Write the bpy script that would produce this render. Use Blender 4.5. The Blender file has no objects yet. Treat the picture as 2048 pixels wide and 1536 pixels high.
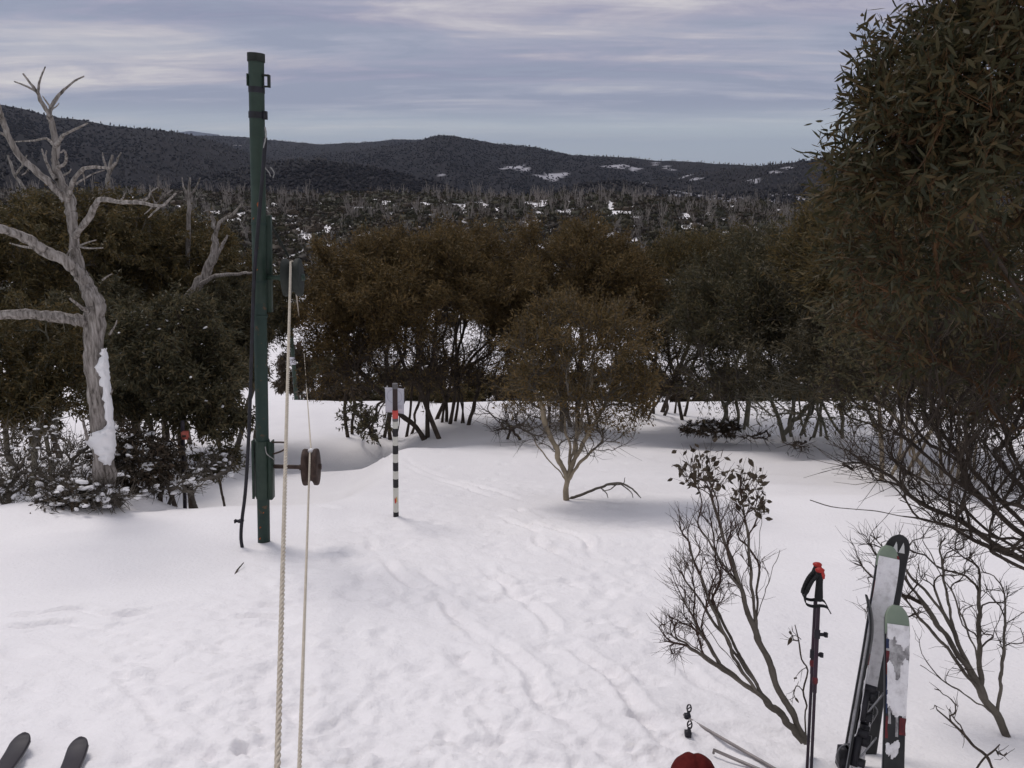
import bpy, math, random
import numpy as np
from mathutils import Vector, Matrix
C = bpy.context.scene.collection
S = bpy.context.scene
# ------------------------------------------------------------------ camera, sky, sun, exposure
F, PW, PH = 1550.0, 2048, 1536                 # focal length in photo pixels, photo size
TH = math.atan((768 - 330) / F)                # pitch below the horizon
CAM = np.array([0.0, 0.0, 1.7])
cam = bpy.data.objects.new('camera', bpy.data.cameras.new('camera')); C.objects.link(cam)
cam.location = CAM; cam.rotation_euler = (math.pi / 2 - TH, 0, 0)
cam.data.sensor_width = 36; cam.data.lens = 36 * F / PW
cam.data.clip_start = 0.05; cam.data.clip_end = 60000
S.camera = cam
SUN_EL, SUN_AZ = math.radians(50), math.radians(-35)       # azimuth from +Y towards +X
sd = Vector((math.sin(SUN_AZ) * math.cos(SUN_EL), math.cos(SUN_AZ) * math.cos(SUN_EL), math.sin(SUN_EL)))
sl = bpy.data.lights.new('sun', 'SUN'); sl.energy = 1.5; sl.angle = math.radians(20); sl.color = (1, .94, .9)
so = bpy.data.objects.new('sun', sl); C.objects.link(so)
so.rotation_euler = sd.to_track_quat('Z', 'Y').to_euler()
W = bpy.data.worlds.new('World'); S.world = W; W.use_nodes = True
S.view_settings.view_transform = 'Standard'; S.view_settings.look = 'None'
S.view_settings.exposure = 0.12; S.view_settings.gamma = 1.0
S.cycles.max_bounces = 6; S.cycles.diffuse_bounces = 3; S.cycles.volume_bounces = 0
S.cycles.use_denoising = True


def lin(r, g, b):
    f = lambda c: (c / 255 / 12.92) if c / 255 <= .04045 else ((c / 255 + .055) / 1.055) ** 2.4
    return (f(r), f(g), f(b), 1)


def world_nodes():
    nt = W.node_tree; N = nt.nodes; L = nt.links; N.clear()
    out = N.new('ShaderNodeOutputWorld'); bg = N.new('ShaderNodeBackground'); L.new(bg.outputs[0], out.inputs[0])
    sky = N.new('ShaderNodeTexSky'); sky.sky_type = 'NISHITA'; sky.sun_disc = False
    sky.sun_elevation = SUN_EL; sky.sun_rotation = SUN_AZ; sky.altitude = 1700; sky.air_density = 1.0; sky.dust_density = 1.2
    tc = N.new('ShaderNodeTexCoord')
    sep = N.new('ShaderNodeSeparateXYZ'); L.new(tc.outputs['Generated'], sep.inputs[0])

    def M(op, a, b=None, c=None):
        n = N.new('ShaderNodeMath'); n.operation = op
        for i, v in enumerate((a, b, c)):
            if v is None: continue
            if isinstance(v, (int, float)): n.inputs[i].default_value = v
            else: L.new(v, n.inputs[i])
        return n.outputs[0]
    z = M('MAXIMUM', sep.outputs[2], 0.0)
    den = M('ADD', z, 0.085)
    u = M('DIVIDE', sep.outputs[0], den); v = M('DIVIDE', sep.outputs[1], den)
    cmb = N.new('ShaderNodeCombineXYZ'); L.new(u, cmb.inputs[0]); L.new(v, cmb.inputs[1])

    def noise(rot, sc, off, detail, rough, dist):
        mp = N.new('ShaderNodeMapping'); mp.inputs['Rotation'].default_value = (0, 0, rot)
        mp.inputs['Scale'].default_value = sc; mp.inputs['Location'].default_value = off
        L.new(cmb.outputs[0], mp.inputs[0])
        n = N.new('ShaderNodeTexNoise'); n.inputs['Scale'].default_value = 1; n.inputs['Detail'].default_value = detail
        n.inputs['Roughness'].default_value = rough; n.inputs['Distortion'].default_value = dist
        L.new(mp.outputs[0], n.inputs[0]); return n.outputs[0]

    def ramp(fac, stops):
        r = N.new('ShaderNodeValToRGB'); e = r.color_ramp.elements
        while len(e) < len(stops): e.new(.5)
        for k, (p, c) in enumerate(stops): e[k].position = p; e[k].color = c
        L.new(fac, r.inputs[0]); return r.outputs[0]

    def mix(fac, a, b):
        m = N.new('ShaderNodeMix'); m.data_type = 'RGBA'
        if isinstance(fac, (int, float)): m.inputs[0].default_value = fac
        else: L.new(fac, m.inputs[0])
        for k, c in ((6, a), (7, b)):
            if isinstance(c, tuple): m.inputs[k].default_value = c
            else: L.new(c, m.inputs[k])
        return m.outputs[2]
    # long stratocumulus rolls, thin streaks and broad openings
    n1 = noise(.17, (.26, .52, 1), (3.1, .7, 0), 8, .56, .9)
    n2 = noise(.13, (.17, 1.6, 1), (9.2, 4.3, 0), 7, .62, .5)
    n3 = noise(.10, (.10, .26, 1), (1.7, 7.9, 0), 3, .5, .3)
    n4 = noise(.3, (1.0, 1.9, 1), (5.7, 2.2, 0), 7, .64, .8)
    d = M('ADD', M('MULTIPLY', n1, .62), M('MULTIPLY', n2, .44))
    d = M('SUBTRACT', M('ADD', d, M('MULTIPLY', n4, .34)), .205)
    cl = ramp(d, [(.42, lin(129, 132, 160)), (.47, lin(152, 151, 174)), (.515, lin(174, 170, 184)), (.56, lin(194, 189, 196)), (.63, lin(222, 216, 213))])
    # clear air behind: Nishita, dimmed
    sk = N.new('ShaderNodeVectorMath'); sk.operation = 'SCALE'; sk.inputs[3].default_value = .10
    L.new(sky.outputs[0], sk.inputs[0])
    clear = mix(.9, sk.outputs[0], lin(190, 200, 204))
    cov = M('ADD', M('MULTIPLY', n3, .8), M('MULTIPLY', d, .5))
    covm = N.new('ShaderNodeMapRange'); covm.inputs[1].default_value = .52; covm.inputs[2].default_value = .72
    L.new(cov, covm.inputs[0])
    hz = N.new('ShaderNodeMapRange'); hz.inputs[1].default_value = .012; hz.inputs[2].default_value = .075     # the deck ends before the horizon
    hz.interpolation_type = 'SMOOTHSTEP'
    L.new(z, hz.inputs[0])
    f1 = M('MULTIPLY', M('MAXIMUM', covm.outputs[0], M('MULTIPLY', hz.outputs[0], .75)), M('ADD', M('MULTIPLY', hz.outputs[0], .85), .1))
    col = mix(f1, clear, cl)
    L.new(col, bg.inputs[0]); bg.inputs[1].default_value = 1.0


world_nodes()
# ------------------------------------------------------------------ helpers
cT, sT = math.cos(TH), math.sin(TH)


def ray(px, py):
    a = (px - 1024) / F; b = (768 - py) / F
    return np.array([a, cT + b * sT, -sT + b * cT])


def at(px, py, d):                                   # the point on a photo ray at forward distance d
    r = ray(px, py); return CAM + r * (d / r[1])


def project(P):                                      # world points -> photo pixels (for choosing, never for shaping)
    q = np.asarray(P, float) - CAM
    dep = q[..., 1] * cT - q[..., 2] * sT; up = q[..., 1] * sT + q[..., 2] * cT
    return 1024 + F * q[..., 0] / dep, 768 - F * up / dep, dep


def pxsize(px, py, d, w):                            # size in metres of w photo pixels at that point
    return w / F * d / ray(px, py)[1]


def hash2(ix, iy, s):
    h = (ix.astype(np.int64) * 374761393 + iy.astype(np.int64) * 668265263 + s * 974634541) & 0xffffffff
    h = ((h ^ (h >> 13)) * 1274126177) & 0xffffffff
    return ((h ^ (h >> 16)) & 0xffffff) / float(0xffffff)


def vnoise(x, y, s=0):
    x = np.asarray(x, float); y = np.asarray(y, float)
    ix = np.floor(x); iy = np.floor(y); fx = x - ix; fy = y - iy
    fx = fx * fx * fx * (fx * (fx * 6 - 15) + 10); fy = fy * fy * fy * (fy * (fy * 6 - 15) + 10)
    a = hash2(ix, iy, s); b = hash2(ix + 1, iy, s); c = hash2(ix, iy + 1, s); d = hash2(ix + 1, iy + 1, s)
    return (a + (b - a) * fx) * (1 - fy) + (c + (d - c) * fx) * fy - .5


def fbm(x, y, o=4, s=0, g=.5):
    v = 0; a = 1; t = 0
    for k in range(o):
        v = v + a * vnoise(x * 2 ** k, y * 2 ** k, s + k * 17); t += a; a *= g
    return v / t * 2


def smooth(a, b, x):
    t = np.clip((x - a) / (b - a), 0, 1); return t * t * (3 - 2 * t)


def mesh_np(name, V, faces, smooth_shade=True):
    """V (n,3); faces: list of (m,k) index arrays"""
    V = np.asarray(V, np.float32); me = bpy.data.meshes.new(name)
    me.vertices.add(len(V)); me.vertices.foreach_set('co', V.ravel())
    faces = [np.asarray(f, np.int32) for f in faces if len(f)]
    nl = sum(f.size for f in faces); npoly = sum(len(f) for f in faces)
    me.loops.add(nl); me.polygons.add(npoly)
    me.loops.foreach_set('vertex_index', np.concatenate([f.ravel() for f in faces]))
    tot = np.concatenate([np.full(len(f), f.shape[1], np.int32) for f in faces])
    st = np.zeros(npoly, np.int32); st[1:] = np.cumsum(tot)[:-1]
    me.polygons.foreach_set('loop_start', st)
    if smooth_shade: me.polygons.foreach_set('use_smooth', np.ones(npoly, bool))
    me.update(calc_edges=True); me.validate()
    return me


def tag(o, label=None, cat=None, group=None, kind=None):
    if label: o['label'] = label
    if cat: o['category'] = cat
    if group: o['group'] = group
    if kind: o['kind'] = kind
    return o


def link(name, me, mat=None, parent=None, loc=None):
    o = bpy.data.objects.new(name, me); C.objects.link(o)
    if mat is not None and me is not None and not len(me.materials): me.materials.append(mat)
    if parent is not None: o.parent = parent
    if loc is not None: o.location = loc
    return o


def empty(name, loc, label, cat, group=None):
    o = bpy.data.objects.new(name, None); C.objects.link(o); o.location = loc; o.empty_display_size = .1
    return tag(o, label, cat, group)


def copy_tree(o, parent=None):
    c = o.copy(); C.objects.link(c); c.parent = parent
    for ch in list(o.children): copy_tree(ch, c)
    return c


class MB:
    """collects verts and faces of one mesh"""
    def __init__(s): s.V = []; s.F = {}; s.n = 0
    def add(s, V, faces):
        V = np.asarray(V, float)
        for f in faces:
            f = np.asarray(f, np.int64)
            if len(f): s.F.setdefault(f.shape[1], []).append(f + s.n)
        s.V.append(V); s.n += len(V)
    def box(s, c, size, R=None):
        h = np.array(size) / 2
        v = np.array([[x, y, z] for x in (-1, 1) for y in (-1, 1) for z in (-1, 1)]) * h
        if R is not None: v = v @ np.asarray(R).T
        s.add(v + np.array(c), [[[0, 1, 3, 2], [4, 6, 7, 5], [0, 4, 5, 1], [2, 3, 7, 6], [0, 2, 6, 4], [1, 5, 7, 3]]])
    def tube(s, P, r, n=8, cap=True):
        P = np.asarray(P, float)[None]; r = np.broadcast_to(np.asarray(r, float), (1, P.shape[1]))
        V, f = tubes(P, r, n); s.add(V, [f])
        if cap:
            k = P.shape[1]
            s.add(V[:n], [[list(range(n))[::-1]]]); s.add(V[(k - 1) * n:], [[list(range(n))]])
    def lathe(s, prof, n=24, R=None, c=(0, 0, 0)):
        """prof: (radius, axial) list round local z"""
        prof = np.array(prof, float); k = len(prof); a = np.arange(n) / n * 2 * math.pi
        V = np.stack([prof[:, None, 0] * np.cos(a), prof[:, None, 0] * np.sin(a), np.repeat(prof[:, 1:2], n, 1)], -1).reshape(-1, 3)
        if R is not None: V = V @ np.asarray(R).T
        i = np.arange(k - 1)[:, None] * n; j = np.arange(n)[None]; j2 = (j + 1) % n
        s.add(V + np.array(c), [np.stack([i + j, i + j2, i + n + j2, i + n + j], -1).reshape(-1, 4)])
    def mesh(s, name, offset=(0, 0, 0), sm=True):
        V = np.concatenate(s.V) - np.array(offset)
        return mesh_np(name, V, [np.concatenate(f) for f in s.F.values()], sm)


def norm(v): return v / np.maximum(np.linalg.norm(v, axis=-1, keepdims=True), 1e-9)


def tubes(P, r, n=5):
    """P (N,K,3), r (N,K) -> verts, quads of N open tubes"""
    N_, K, _ = P.shape
    T = np.empty_like(P); T[:, 1:-1] = P[:, 2:] - P[:, :-2]; T[:, 0] = P[:, 1] - P[:, 0]; T[:, -1] = P[:, -1] - P[:, -2]
    T = norm(T)
    ref = np.where(np.abs(T[:, :1, 2:3]) < .9, np.array([0, 0, 1.]), np.array([1., 0, 0])) * np.ones_like(T)
    A = norm(np.cross(T, ref)); B = np.cross(T, A)
    a = np.arange(n) / n * 2 * math.pi
    V = P[:, :, None] + r[:, :, None, None] * (A[:, :, None] * np.cos(a)[:, None] + B[:, :, None] * np.sin(a)[:, None])
    b = (np.arange(N_)[:, None, None] * K + np.arange(K - 1)[None, :, None]) * n
    j = np.arange(n)[None, None]; j2 = (j + 1) % n
    f = np.stack([b + j, b + j2, b + n + j2, b + n + j], -1).reshape(-1, 4)
    return V.reshape(-1, 3), f


def bez(p0, p1, p2, k):
    t = np.linspace(0, 1, k)[:, None]
    return (1 - t) ** 2 * p0 + 2 * t * (1 - t) * p1 + t * t * p2


def spline(P, k):
    """Catmull-Rom through the rows of P (any number of columns)"""
    P = np.asarray(P, float); Q = np.concatenate([2 * P[:1] - P[1:2], P, 2 * P[-1:] - P[-2:-1]])
    out = []
    for i in range(len(P) - 1):
        a, b, c, d = Q[i:i + 4]; t = np.linspace(0, 1, k, endpoint=False)[:, None]
        out.append(.5 * (2 * b + (c - a) * t + (2 * a - 5 * b + 4 * c - d) * t ** 2 + (3 * b - a - 3 * c + d) * t ** 3))
    return np.concatenate(out + [P[-1:]])


# ------------------------------------------------------------------ materials
def material(name, col, rough=.8, var=None, nscale=6, bump=0, bscale=40, stretch=None, metal=0, spec=.3, island=None, detail=5, coord='Object', transl=0):
    m = bpy.data.materials.new(name); m.use_nodes = True; nt = m.node_tree; N = nt.nodes; L = nt.links
    b = N['Principled BSDF']; b.inputs['Roughness'].default_value = rough; b.inputs['Metallic'].default_value = metal
    b.inputs['Specular IOR Level'].default_value = spec
    b.inputs['Base Color'].default_value = col
    tc = N.new('ShaderNodeTexCoord'); src = tc.outputs[coord]
    if stretch:
        mp = N.new('ShaderNodeMapping'); mp.inputs['Scale'].default_value = stretch; L.new(src, mp.inputs[0]); src = mp.outputs[0]
    colout = None
    if var is not None:
        n = N.new('ShaderNodeTexNoise'); n.inputs['Scale'].default_value = nscale; n.inputs['Detail'].default_value = detail; n.inputs['Roughness'].default_value = .6
        L.new(src, n.inputs[0])
        r = N.new('ShaderNodeValToRGB'); e = r.color_ramp.elements
        stops = [(.36, col), (.64, var)] if isinstance(var[0], (int, float)) else var
        while len(e) < len(stops): e.new(.5)
        for k, (p, c) in enumerate(stops): e[k].position = p; e[k].color = c
        L.new(n.outputs[0], r.inputs[0]); colout = r.outputs[0]
    if island is not None:
        g = N.new('ShaderNodeNewGeometry'); r = N.new('ShaderNodeValToRGB'); e = r.color_ramp.elements
        while len(e) < len(island): e.new(.5)
        for k, (p, c) in enumerate(island): e[k].position = p; e[k].color = c
        L.new(g.outputs['Random Per Island'], r.inputs[0])
        if colout is not None:
            mx = N.new('ShaderNodeMix'); mx.data_type = 'RGBA'; mx.inputs[0].default_value = .5
            L.new(colout, mx.inputs[6]); L.new(r.outputs[0], mx.inputs[7]); colout = mx.outputs[2]
        else: colout = r.outputs[0]
    if colout is not None: L.new(colout, b.inputs['Base Color'])
    if transl:
        tr = N.new('ShaderNodeBsdfTranslucent'); ms = N.new('ShaderNodeMixShader'); ms.inputs[0].default_value = transl
        if colout is not None: L.new(colout, tr.inputs[0])
        else: tr.inputs[0].default_value = col
        L.new(b.outputs[0], ms.inputs[1]); L.new(tr.outputs[0], ms.inputs[2]); L.new(ms.outputs[0], N['Material Output'].inputs[0])
    if bump:
        n = N.new('ShaderNodeTexNoise'); n.inputs['Scale'].default_value = bscale; n.inputs['Detail'].default_value = 4
        L.new(src, n.inputs[0])
        bp = N.new('ShaderNodeBump'); bp.inputs['Strength'].default_value = 1; bp.inputs['Distance'].default_value = bump
        L.new(n.outputs[0], bp.inputs['Height']); L.new(bp.outputs[0], b.inputs['Normal'])
    return m


def c3(r, g, b): return (r, g, b, 1)


SNOW = material('snow', c3(.86, .835, .842), .6, var=c3(.91, .885, .888), nscale=.8, bump=.010, bscale=30, spec=.25, detail=8)
SNOWC = material('snow_clump', c3(.82, .81, .82), .6, bump=.004, bscale=60, spec=.2)
HILL = None
DEADW = material('weathered_wood', c3(.17, .15, .135), .9, var=[(.30, c3(.06, .052, .046)), (.42, c3(.19, .168, .15)), (.6, c3(.36, .325, .30)), (.75, c3(.46, .425, .395))], nscale=9, bump=.02, bscale=18, stretch=(3.4, 3.4, .4), spec=.1)
BARKD = material('dark_bark', c3(.045, .036, .03), .9, var=c3(.09, .072, .058), nscale=6, spec=.1)
BARKG = material('grey_bark', c3(.085, .074, .062), .9, var=c3(.17, .15, .125), nscale=5, spec=.1)
BARKP = material('pale_bark', c3(.20, .165, .12), .85, var=c3(.36, .30, .215), nscale=4, spec=.1)
BARKO = material('young_brown_bark', c3(.055, .034, .02), .8, var=c3(.12, .062, .028), nscale=5, spec=.15)
BARKR = material('reddish_twig_bark', c3(.050, .032, .026), .85, var=c3(.085, .056, .044), nscale=8, spec=.1)
BARKM = material('mottled_bark', c3(.10, .10, .085), .9, var=[(.3, c3(.09, .10, .07)), (.5, c3(.18, .17, .13)), (.7, c3(.30, .27, .21))], nscale=3, spec=.1)
STICK = material('bleached_sticks', c3(.19, .168, .15), .9, var=c3(.36, .325, .30), nscale=1.5, spec=.1)


def leafmat(name, a, b, c, tr=.25, sp=.2):
    return material(name, b, .6, island=[(0, a), (.5, b), (1, c)], spec=sp, transl=tr)


LBROWN = leafmat('bronze_leaves', c3(.076, .058, .027), c3(.125, .088, .037), c3(.18, .116, .046))
LOLIVE = leafmat('olive_leaves', c3(0.061, 0.054, 0.027), c3(0.107, 0.085, 0.037), c3(0.165, 0.112, 0.044))
LDARK = leafmat('dark_green_leaves', c3(0.051, 0.051, 0.032), c3(0.090, 0.081, 0.044), c3(0.134, 0.102, 0.051))
LGREY = leafmat('grey_green_leaves', c3(0.061, 0.056, 0.039), c3(0.102, 0.090, 0.059), c3(0.146, 0.115, 0.063))
LNEAR = leafmat('gum_leaves', c3(.032, .034, .018), c3(.056, .052, .025), c3(.100, .066, .028), .25, .2)
LS1 = leafmat('scrub_leaves_brown', c3(.024, .020, .016), c3(.044, .035, .026), c3(.070, .052, .036), .1, .1)
LS2 = leafmat('scrub_leaves_olive', c3(.026, .026, .016), c3(.044, .042, .024), c3(.066, .056, .032), .1, .1)
LPURP = leafmat('bronze_green_leaves', c3(.046, .038, .028), c3(.066, .052, .036), c3(.092, .064, .042), .15)

# ------------------------------------------------------------------ terrain
_pd = np.array([(-30, -3.2), (-4, .75), (0, 1.7), (1, 2.1), (2, 2.38), (2.9, 2.63), (5, 3.15), (7.1, 3.67), (8.44, 4.0), (9.4, 4.25), (11, 4.68), (14, 5.38),
                (18, 6.3), (21, 6.98), (25, 7.64), (29, 8.9), (33, 10.4), (45, 15.5), (65, 22.5), (100, 28.5), (135, 29.5), (180, 26), (230, 20.7),
                (275, 15.4), (315, 12.2), (340, 12.1), (370, 15), (460, 35), (700, 75)])
_gs = np.linspace(np.arcsinh(-30), np.arcsinh(700), 3000)
_gd = np.interp(np.sinh(_gs), _pd[:, 0], _pd[:, 1])
_k = np.hanning(41); _k /= _k.sum()
_gd = np.convolve(np.pad(_gd, 20, mode='edge'), _k, 'valid')
rs = np.random.RandomState(4)


def px2ground_xy(px, py):                         # where a photo ray meets the plain slope
    lo = np.linspace(1.2, 30, 2000); r = ray(px, py)
    z = CAM[2] + r[2] * lo / r[1]; g = CAM[2] - np.interp(np.arcsinh(lo), _gs, _gd)
    i = np.argmax(z < g); d = lo[i]; return r[0] * d / r[1], d


# footprints and ski tracks of the trodden part
DENTS = []
fb_ = lambda a, b: float(fbm(np.array([a * .006]), np.array([b * .009]), 2, 44)[0])
for k in range(330):
    px = rs.uniform(250, 1330); py = rs.uniform(1120, 1560)
    if rs.rand() < .25: px, py = rs.uniform(640, 1250), rs.uniform(900, 1200)
    if px < 500 and py < 1200: continue
    x, d = px2ground_xy(px, py)
    DENTS.append((x, d, rs.uniform(0, math.pi), rs.uniform(.09, .19), rs.uniform(.05, .10), rs.uniform(.004, .017) * (1 if d < 5 else 1.2)))
for k in range(620):
    px = rs.uniform(-20, 1360); py = 1050 + 500 * rs.rand() ** .8
    if px < 480 and py < 1220: continue
    if fb_(px, py) < -.05: continue
    x, d = px2ground_xy(px, py)
    DENTS.append((x, d, rs.uniform(0, math.pi), rs.uniform(.03, .10), rs.uniform(.018, .04), rs.uniform(.005, .016) * rs.choice([1, 1, -.7])))
for px, py in ((160, 1450), (60, 1380), (100, 1500), (40, 1300), (260, 1400), (330, 1330), (420, 1290), (210, 1260), (1430, 1500), (1490, 1470), (1400, 1430), (1600, 1490), (1560, 1520), (1150, 1480)):
    x, d = px2ground_xy(px, py); DENTS.append((x, d, rs.uniform(0, 3), .16, .09, .018))
TRACKS = []
for (a, b, dep) in (((1420, 1536), (960, 1130), .035), ((1250, 1536), (830, 1130), .025), ((1270, 1140), (1010, 1015), .05), ((1230, 1165), (960, 1010), .04),
                    ((1060, 1010), (760, 905), .035), ((1120, 1050), (700, 885), .03), ((0, 1225), (640, 1210), .03), ((0, 1245), (620, 1232), .03), ((980, 1300), (700, 1060), .025),
                    ((850, 1190), (1200, 1150), .025), ((330, 1540), (250, 1300), .02), ((1500, 1420), (1180, 1210), .02)):
    TRACKS.append((px2ground_xy(*a), px2ground_xy(*b), dep))


def bump2(x, y, cx, cy, rx, ry, h): return h * np.exp(-((x - cx) / rx) ** 2 - ((y - cy) / ry) ** 2)


def ground(x, y, fine=False):
    x = np.asarray(x, float); y = np.asarray(y, float)
    z = CAM[2] - np.interp(np.arcsinh(y), _gs, _gd)
    z = z + smooth(3, 12, y) * .16 * fbm(x * .22, y * .22, 2, 3) * (1 - smooth(24, 40, y)) + smooth(40, 100, y) * 2.2 * fbm(x * .018, y * .018, 3, 9)
    z = z - smooth(200, 330, y) * np.maximum(x, 0) * .045
    near = 1 - smooth(20, 28, y)
    # bank on the left with a hollow behind it, tree wells, the hump before the bench
    z = z + bump2(x, y, -5.7, 8.3, .75, .55, .16) + bump2(x, y, -3.3, 8.1, .8, .6, .06)
    z = z - near * smooth(-1.9, -3.0, x) * smooth(8.6, 10.2, y) * .42
    z = z + bump2(x, y, -4.75, 8.95, .42, .32, .26) - bump2(x, y, -4.55, 8.75, .28, .16, .14)
    z = z + bump2(x, y, -2.6, 13.6, 1.9, 1.2, .24) - bump2(x, y, -3.4, 16.5, 2.4, 1.4, .22) + bump2(x, y, -2.5, 22.5, 4, 2, .12)
    z = z + bump2(x, y, 1.2, 7.2, .9, .35, .05) + bump2(x, y, 4.2, 9.0, 2.5, 1.2, .10)
    # wind ripples on the untouched right side
    right = smooth(1.2, 2.6, x - .12 * (y - 3)) * near
    z = z + right * .03 * np.sin((y + .22 * x + .9 * vnoise(x * .5, y * .6, 5)) * 4.1) * smooth(4, 7, y)
    if fine:
        tro = (1 - right) * near * smooth(-3.4, -2.2, x - .25 * y + 1.0)     # trodden
        lf = (1 - tro) * near
        z = z + lf * .012 * fbm(x * 1.3, y * 1.3, 3, 21) + near * .03 * fbm(x * .7, y * .7, 3, 8)
        rg = np.abs(fbm(x * 3.1, y * 3.1, 4, 31, .55))
        z = z + tro * (.4 + .9 * smooth(-.25, .45, fbm(x * .9, y * .9, 2, 91))) * (.019 * fbm(x * 5.2, y * 5.2, 4, 51, .62) - .013 * rg + .016 * fbm(x * 13, y * 13, 3, 61, .65)) * (1 - smooth(9, 16, y) * .6)
        for (cx, cy, a, l, w, h) in DENTS:
            R = l * 2.2; m = (np.abs(x - cx) < R) & (np.abs(y - cy) < R)
            if not m.any(): continue
            dx = x[m] - cx; dy = y[m] - cy; ca, sa = math.cos(a), math.sin(a)
            q = ((dx * ca + dy * sa) / l) ** 2 + ((-dx * sa + dy * ca) / w) ** 2
            q = q * (1 + .5 * vnoise(x[m] * 14, y[m] * 14, 77))
            z[m] += h * (-1.15 * np.exp(-q ** 1.6) + .42 * np.exp(-((np.sqrt(q) - 1.3) / .35) ** 2))
        for (a, b, dep) in TRACKS:
            dep = dep * .7
            ax, ay = a; bx, by = b; L2 = (bx - ax) ** 2 + (by - ay) ** 2
            t = ((x - ax) * (bx - ax) + (y - ay) * (by - ay)) / L2
            m = (t > -.02) & (t < 1.02)
            ds = ((x - ax) * (by - ay) - (y - ay) * (bx - ax)) / math.sqrt(L2) + .22 * vnoise(t * 4 + ax * 3.1, t * 3 + 4 + ay, 5) + .05 * vnoise(t * 17, t * 3 + ax, 6)
            g = -dep * np.exp(-(ds / .05) ** 6) + dep * .6 * np.exp(-((np.abs(ds) - .08) / .028) ** 2)
            z = z + np.where(m, g * smooth(-.02, .08, t) * smooth(1.02, .9, t) * np.clip(.1 + 2.4 * (vnoise(t * 9 + ax, t * 5 + ay, 3) + .28), 0, 1.5), 0)
    return z


def gz(x, y): return float(ground(np.array([x]), np.array([y]))[0])


def onground(px, py):                             # point of the snow under a photo pixel
    lo = np.linspace(1.2, 26, 3000); r = ray(px, py)
    X = r[0] * lo / r[1]; z = CAM[2] + r[2] * lo / r[1]; g = ground(X, lo)
    i = int(np.argmax(z < g)); i = i if z[i] < g[i] else len(lo) - 1
    return np.array([X[i], lo[i], g[i]])


def fan(rows, cols, hw, hfun):
    Y = np.repeat(rows[:, None], len(cols), 1); X = cols[None] * hw(rows)[:, None]
    Z = hfun(X, Y); V = np.stack([X, Y, Z], -1).reshape(-1, 3); n = len(cols)
    i = np.arange(len(rows) - 1)[:, None] * n; j = np.arange(n - 1)[None]
    return V, np.stack([i + j, i + j + 1, i + n + j + 1, i + n + j], -1).reshape(-1, 4)


def build_ground():
    rows = np.concatenate([np.linspace(-9, 1.2, 14, endpoint=False), np.linspace(1.2, 2.3, 10, endpoint=False), np.geomspace(2.3, 26, 440, endpoint=False), np.geomspace(26, 420, 70)])
    s = np.linspace(-1, 1, 390); cols = .35 * s + .65 * s ** 3 * .6 + .26 * s
    V, f = fan(rows, cols, lambda y: 3.4 + .85 * np.maximum(y, 0) + 6 * smooth(1.0, -4, y), lambda X, Y: ground(X, Y, True))
    tag(link('ground', mesh_np('ground', V, [f]), SNOW), 'trodden snow slope falling away from the rope tow', kind='structure')


build_ground()

# ------------------------------------------------------------------ far hills
LAYERS = []


def layer(D, pts, s1, s2):
    P = np.array([at(px, py, D) for px, py in pts]); LAYERS.append((D, P[:, 0] / D, P[:, 2], s1, s2))


layer(1500, [(-700, 120), (-300, 165), (0, 205), (60, 218), (110, 232), (170, 238), (230, 248), (300, 255), (380, 265), (440, 283), (520, 312), (640, 345), (800, 390), (1000, 430), (1300, 470)], .17, .2)
layer(3000, [(-400, 262), (200, 268), (400, 268), (440, 268), (490, 272), (560, 281), (640, 289), (720, 286), (790, 279), (850, 281), (1000, 300), (1300, 330), (2600, 345)], .10, .2)
layer(2000, [(300, 370), (520, 330), (650, 308), (780, 292), (830, 283), (868, 272), (900, 269), (950, 277), (1010, 287), (1060, 291), (1100, 299), (1140, 309), (1240, 314), (1300, 319), (1400, 324), (1480, 329), (1600, 340), (2048, 360), (2600, 360)], .14, .2)
layer(1300, [(700, 430), (1100, 385), (1300, 362), (1400, 345), (1480, 335), (1540, 329), (1600, 322), (1650, 318), (1800, 306), (2048, 290), (2700, 260)], .12, .2)
layer(950, [(100, 430), (300, 385), (450, 345), (560, 323), (650, 322), (760, 338), (860, 362), (960, 392), (1100, 430), (1400, 480)], .10, .18)
layer(820, [(600, 470), (1000, 420), (1150, 372), (1230, 362), (1330, 378), (1420, 392), (1600, 372), (1800, 360), (2500, 350)], .09, .15)
layer(15000, [(-600, 300), (330, 290), (355, 264), (380, 261), (400, 264), (440, 268), (470, 300), (520, 345), (2600, 350)], .1, .1)


def hills(x, y):
    t = x / y; h = np.full(np.shape(x), -130.0) - .004 * y
    wob = 1 + .10 * vnoise(t * 9, t * 0 + 2, 41)
    for D, tx, z, s1, s2 in LAYERS:
        Hc = np.interp(t, tx, z) + D * .0009 * fbm(t * 60, t * 0 + D, 3, 5)
        Dd = D * (wob if D < 9000 else 1)
        k = np.where(y < Dd, s1 * (Dd - y), s2 * (y - Dd))
        gul = 1 + .5 * fbm(t * 16 + 3, y / D * 3, 3, int(D) % 97)
        h = np.maximum(h, Hc * 1 - k * np.clip(gul, .35, 2) - 0)
    return h - 60 * (1 - smooth(340, 430, y))


HCLEAR = [(1015, 336, 32, 4), (1045, 340, 12, 3), (882, 349, 9, 2.5), (1095, 356, 24, 9), (1125, 350, 12, 6), (1242, 333, 22, 5), (1262, 338, 14, 4), (480, 291, 16, 2), (492, 290, 8, 2),
          (1545, 388, 26, 3), (1580, 391, 22, 3), (1395, 358, 12, 2), (1440, 362, 14, 2), (1510, 362, 14, 6), (1545, 345, 22, 4), (1480, 380, 10, 5), (1350, 392, 12, 3), (745, 340, 5, 8), (1090, 340, 8, 2), (1575, 336, 16, 3)]


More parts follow.
